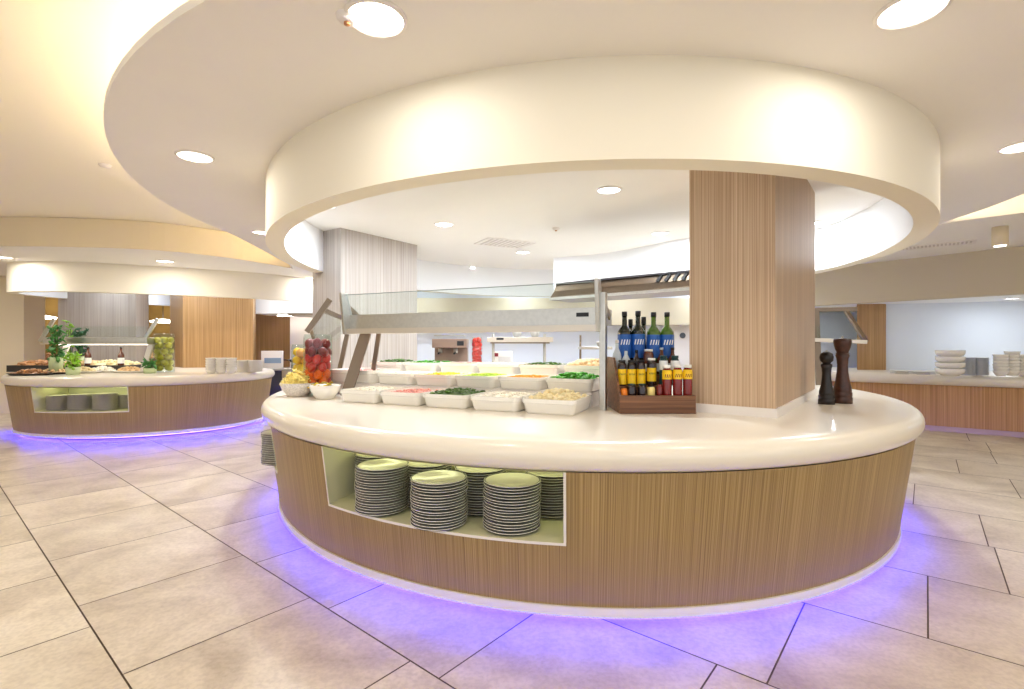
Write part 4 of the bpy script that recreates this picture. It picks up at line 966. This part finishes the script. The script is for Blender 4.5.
leafy(56, 8.46, 326, .12, 'leafy herbs in a vase at left end of the far guard', lf1, 80); leafy(80, 9.3, 328, .12, 'dark leafy herbs right of the guard post', lf2, 80); leafy(70, 9.35, 319, .07, 'tall slender herb behind the far guard', lf3, 26); leafy(73, 8.25, 353, .1, 'short bright lettuce in front of the far guard', lf3, 50)
leafy(150, 8.7, 358, .1, 'small green garnish left of the lime jar', lf1, 30)
# bottles of dressing standing behind
for px, lab in ((88, 'left brown bottle behind the far guard'), (121, 'right brown bottle behind the far guard')):
    bottle(px, 9.15, HT + .121, .05, .34, VIN, brn, drk, lab_w, (.1, .4), 'sauce_bottle', lab, 'bottle', 'brown bottles on the far left buffet')

# ---- dining room beyond the far left buffet: dark chair backs and lamps
def pendant(px, py, y, lab):
    q = Q(px, py, y); d = empty('dining_lamp', (q.x, y, ZC), lab, 'ceiling light', 'lamps of the dining room')
    mb = MB(); mb.tube([(0, 0, 0), (0, 0, q.z - ZC + .05)], .01, 6); mb.build('cord', M['black'], d)
    mb = MB(); mb.lathe([(0, -.04), (.3, -.05), (.32, 0), (.1, .05), (0, .06)], (0, 0, q.z - ZC), 20); mb.build('shade', M['lampw'], d)
pendant(30, 313, 14.5, 'left round lamp of the dining room at left'); pendant(42, 317, 14.0, 'right round lamp of the dining room at left'); pendant(163, 321, 14.5, 'round lamp of the dining room left of oak column')
def buffet_table(px0, px1, y, lab, m):
    a, b = (px0 - CX) * y / F, (px1 - CX) * y / F; w = b - a; d = empty('dining_table', ((a + b) / 2, y, 0), lab, 'table')
    mb = MB(); mb.box((0, 0, 1.0), (w, .8, .06)); mb.build('table_top', M['oak'], d)
    for sx in (-1, 1):
        for sy in (-1, 1): mb = MB(); mb.box((sx * (w / 2 - .06), sy * .32, .485), (.07, .07, .97)); mb.build('leg', M['oak'], d)
    for i in range(6 if w > 1.3 else 3):
        o = MB(); o.lathe([(0, 0), (.14, 0), (.2, .14), (.17, .14), (.12, .02), (0, .02)], n=18)
        x = (a + b) / 2 - w / 2 + w * (i + .5) / (6 if w > 1.3 else 3)
        tag(o.build('fruit_bowl', m, loc=(x, y, 1.031)), f'brown bowl, {["first","second","third","fourth","fifth","sixth"][i]} from left, {lab}', 'bowl', 'bowls in the dining room')
        o = MB(); 
        for _ in range(14): o.blob((random.uniform(-.11, .11), random.uniform(-.11, .11), random.uniform(.08, .22)), .06, n=8)
        tag(o.build('bread', FOOD['beige' if i % 2 else 'red'], loc=(x, y, 1.031)), f'food in the {["first","second","third","fourth","fifth","sixth"][i]} bowl, {lab}', 'food', None, 'stuff')
buffet_table(14, 62, 12.6, 'oak table in the dining room at far left', mat('terracotta', (170, 90, 50), .5)); buffet_table(134, 172, 13.0, 'oak table in the dining room left of the oak column', mat('terracotta', (170, 90, 50), .5))

# ================================================================= LIGHT
w = bpy.data.worlds.new('world'); S.world = w; w.use_nodes = True
bg = w.node_tree.nodes['Background']; bg.inputs[0].default_value = (.92, .96, 1, 1); bg.inputs[1].default_value = 1.2

# ================================================================= CAMERA
cam = bpy.data.cameras.new('camera'); cam.sensor_width = 36; cam.sensor_fit = 'HORIZONTAL'; cam.lens = 36 * F / 1024; cam.clip_start = .05; cam.clip_end = 100
co = bpy.data.objects.new('camera', cam); link(co); co.location = (0, 0, H); co.rotation_euler = (PI / 2, 0, 0)
S.camera = co
S.view_settings.view_transform = 'Standard'; S.view_settings.look = 'None'; S.view_settings.gamma = 1; S.view_settings.exposure = .2; S.view_settings.use_curve_mapping = False
S.cycles.use_denoising = True; S.cycles.max_bounces = 10; S.cycles.diffuse_bounces = 6; S.cycles.caustics_reflective = False; S.cycles.caustics_refractive = False
S.cycles.transparent_max_bounces = 24; S.cycles.sample_clamp_indirect = 6
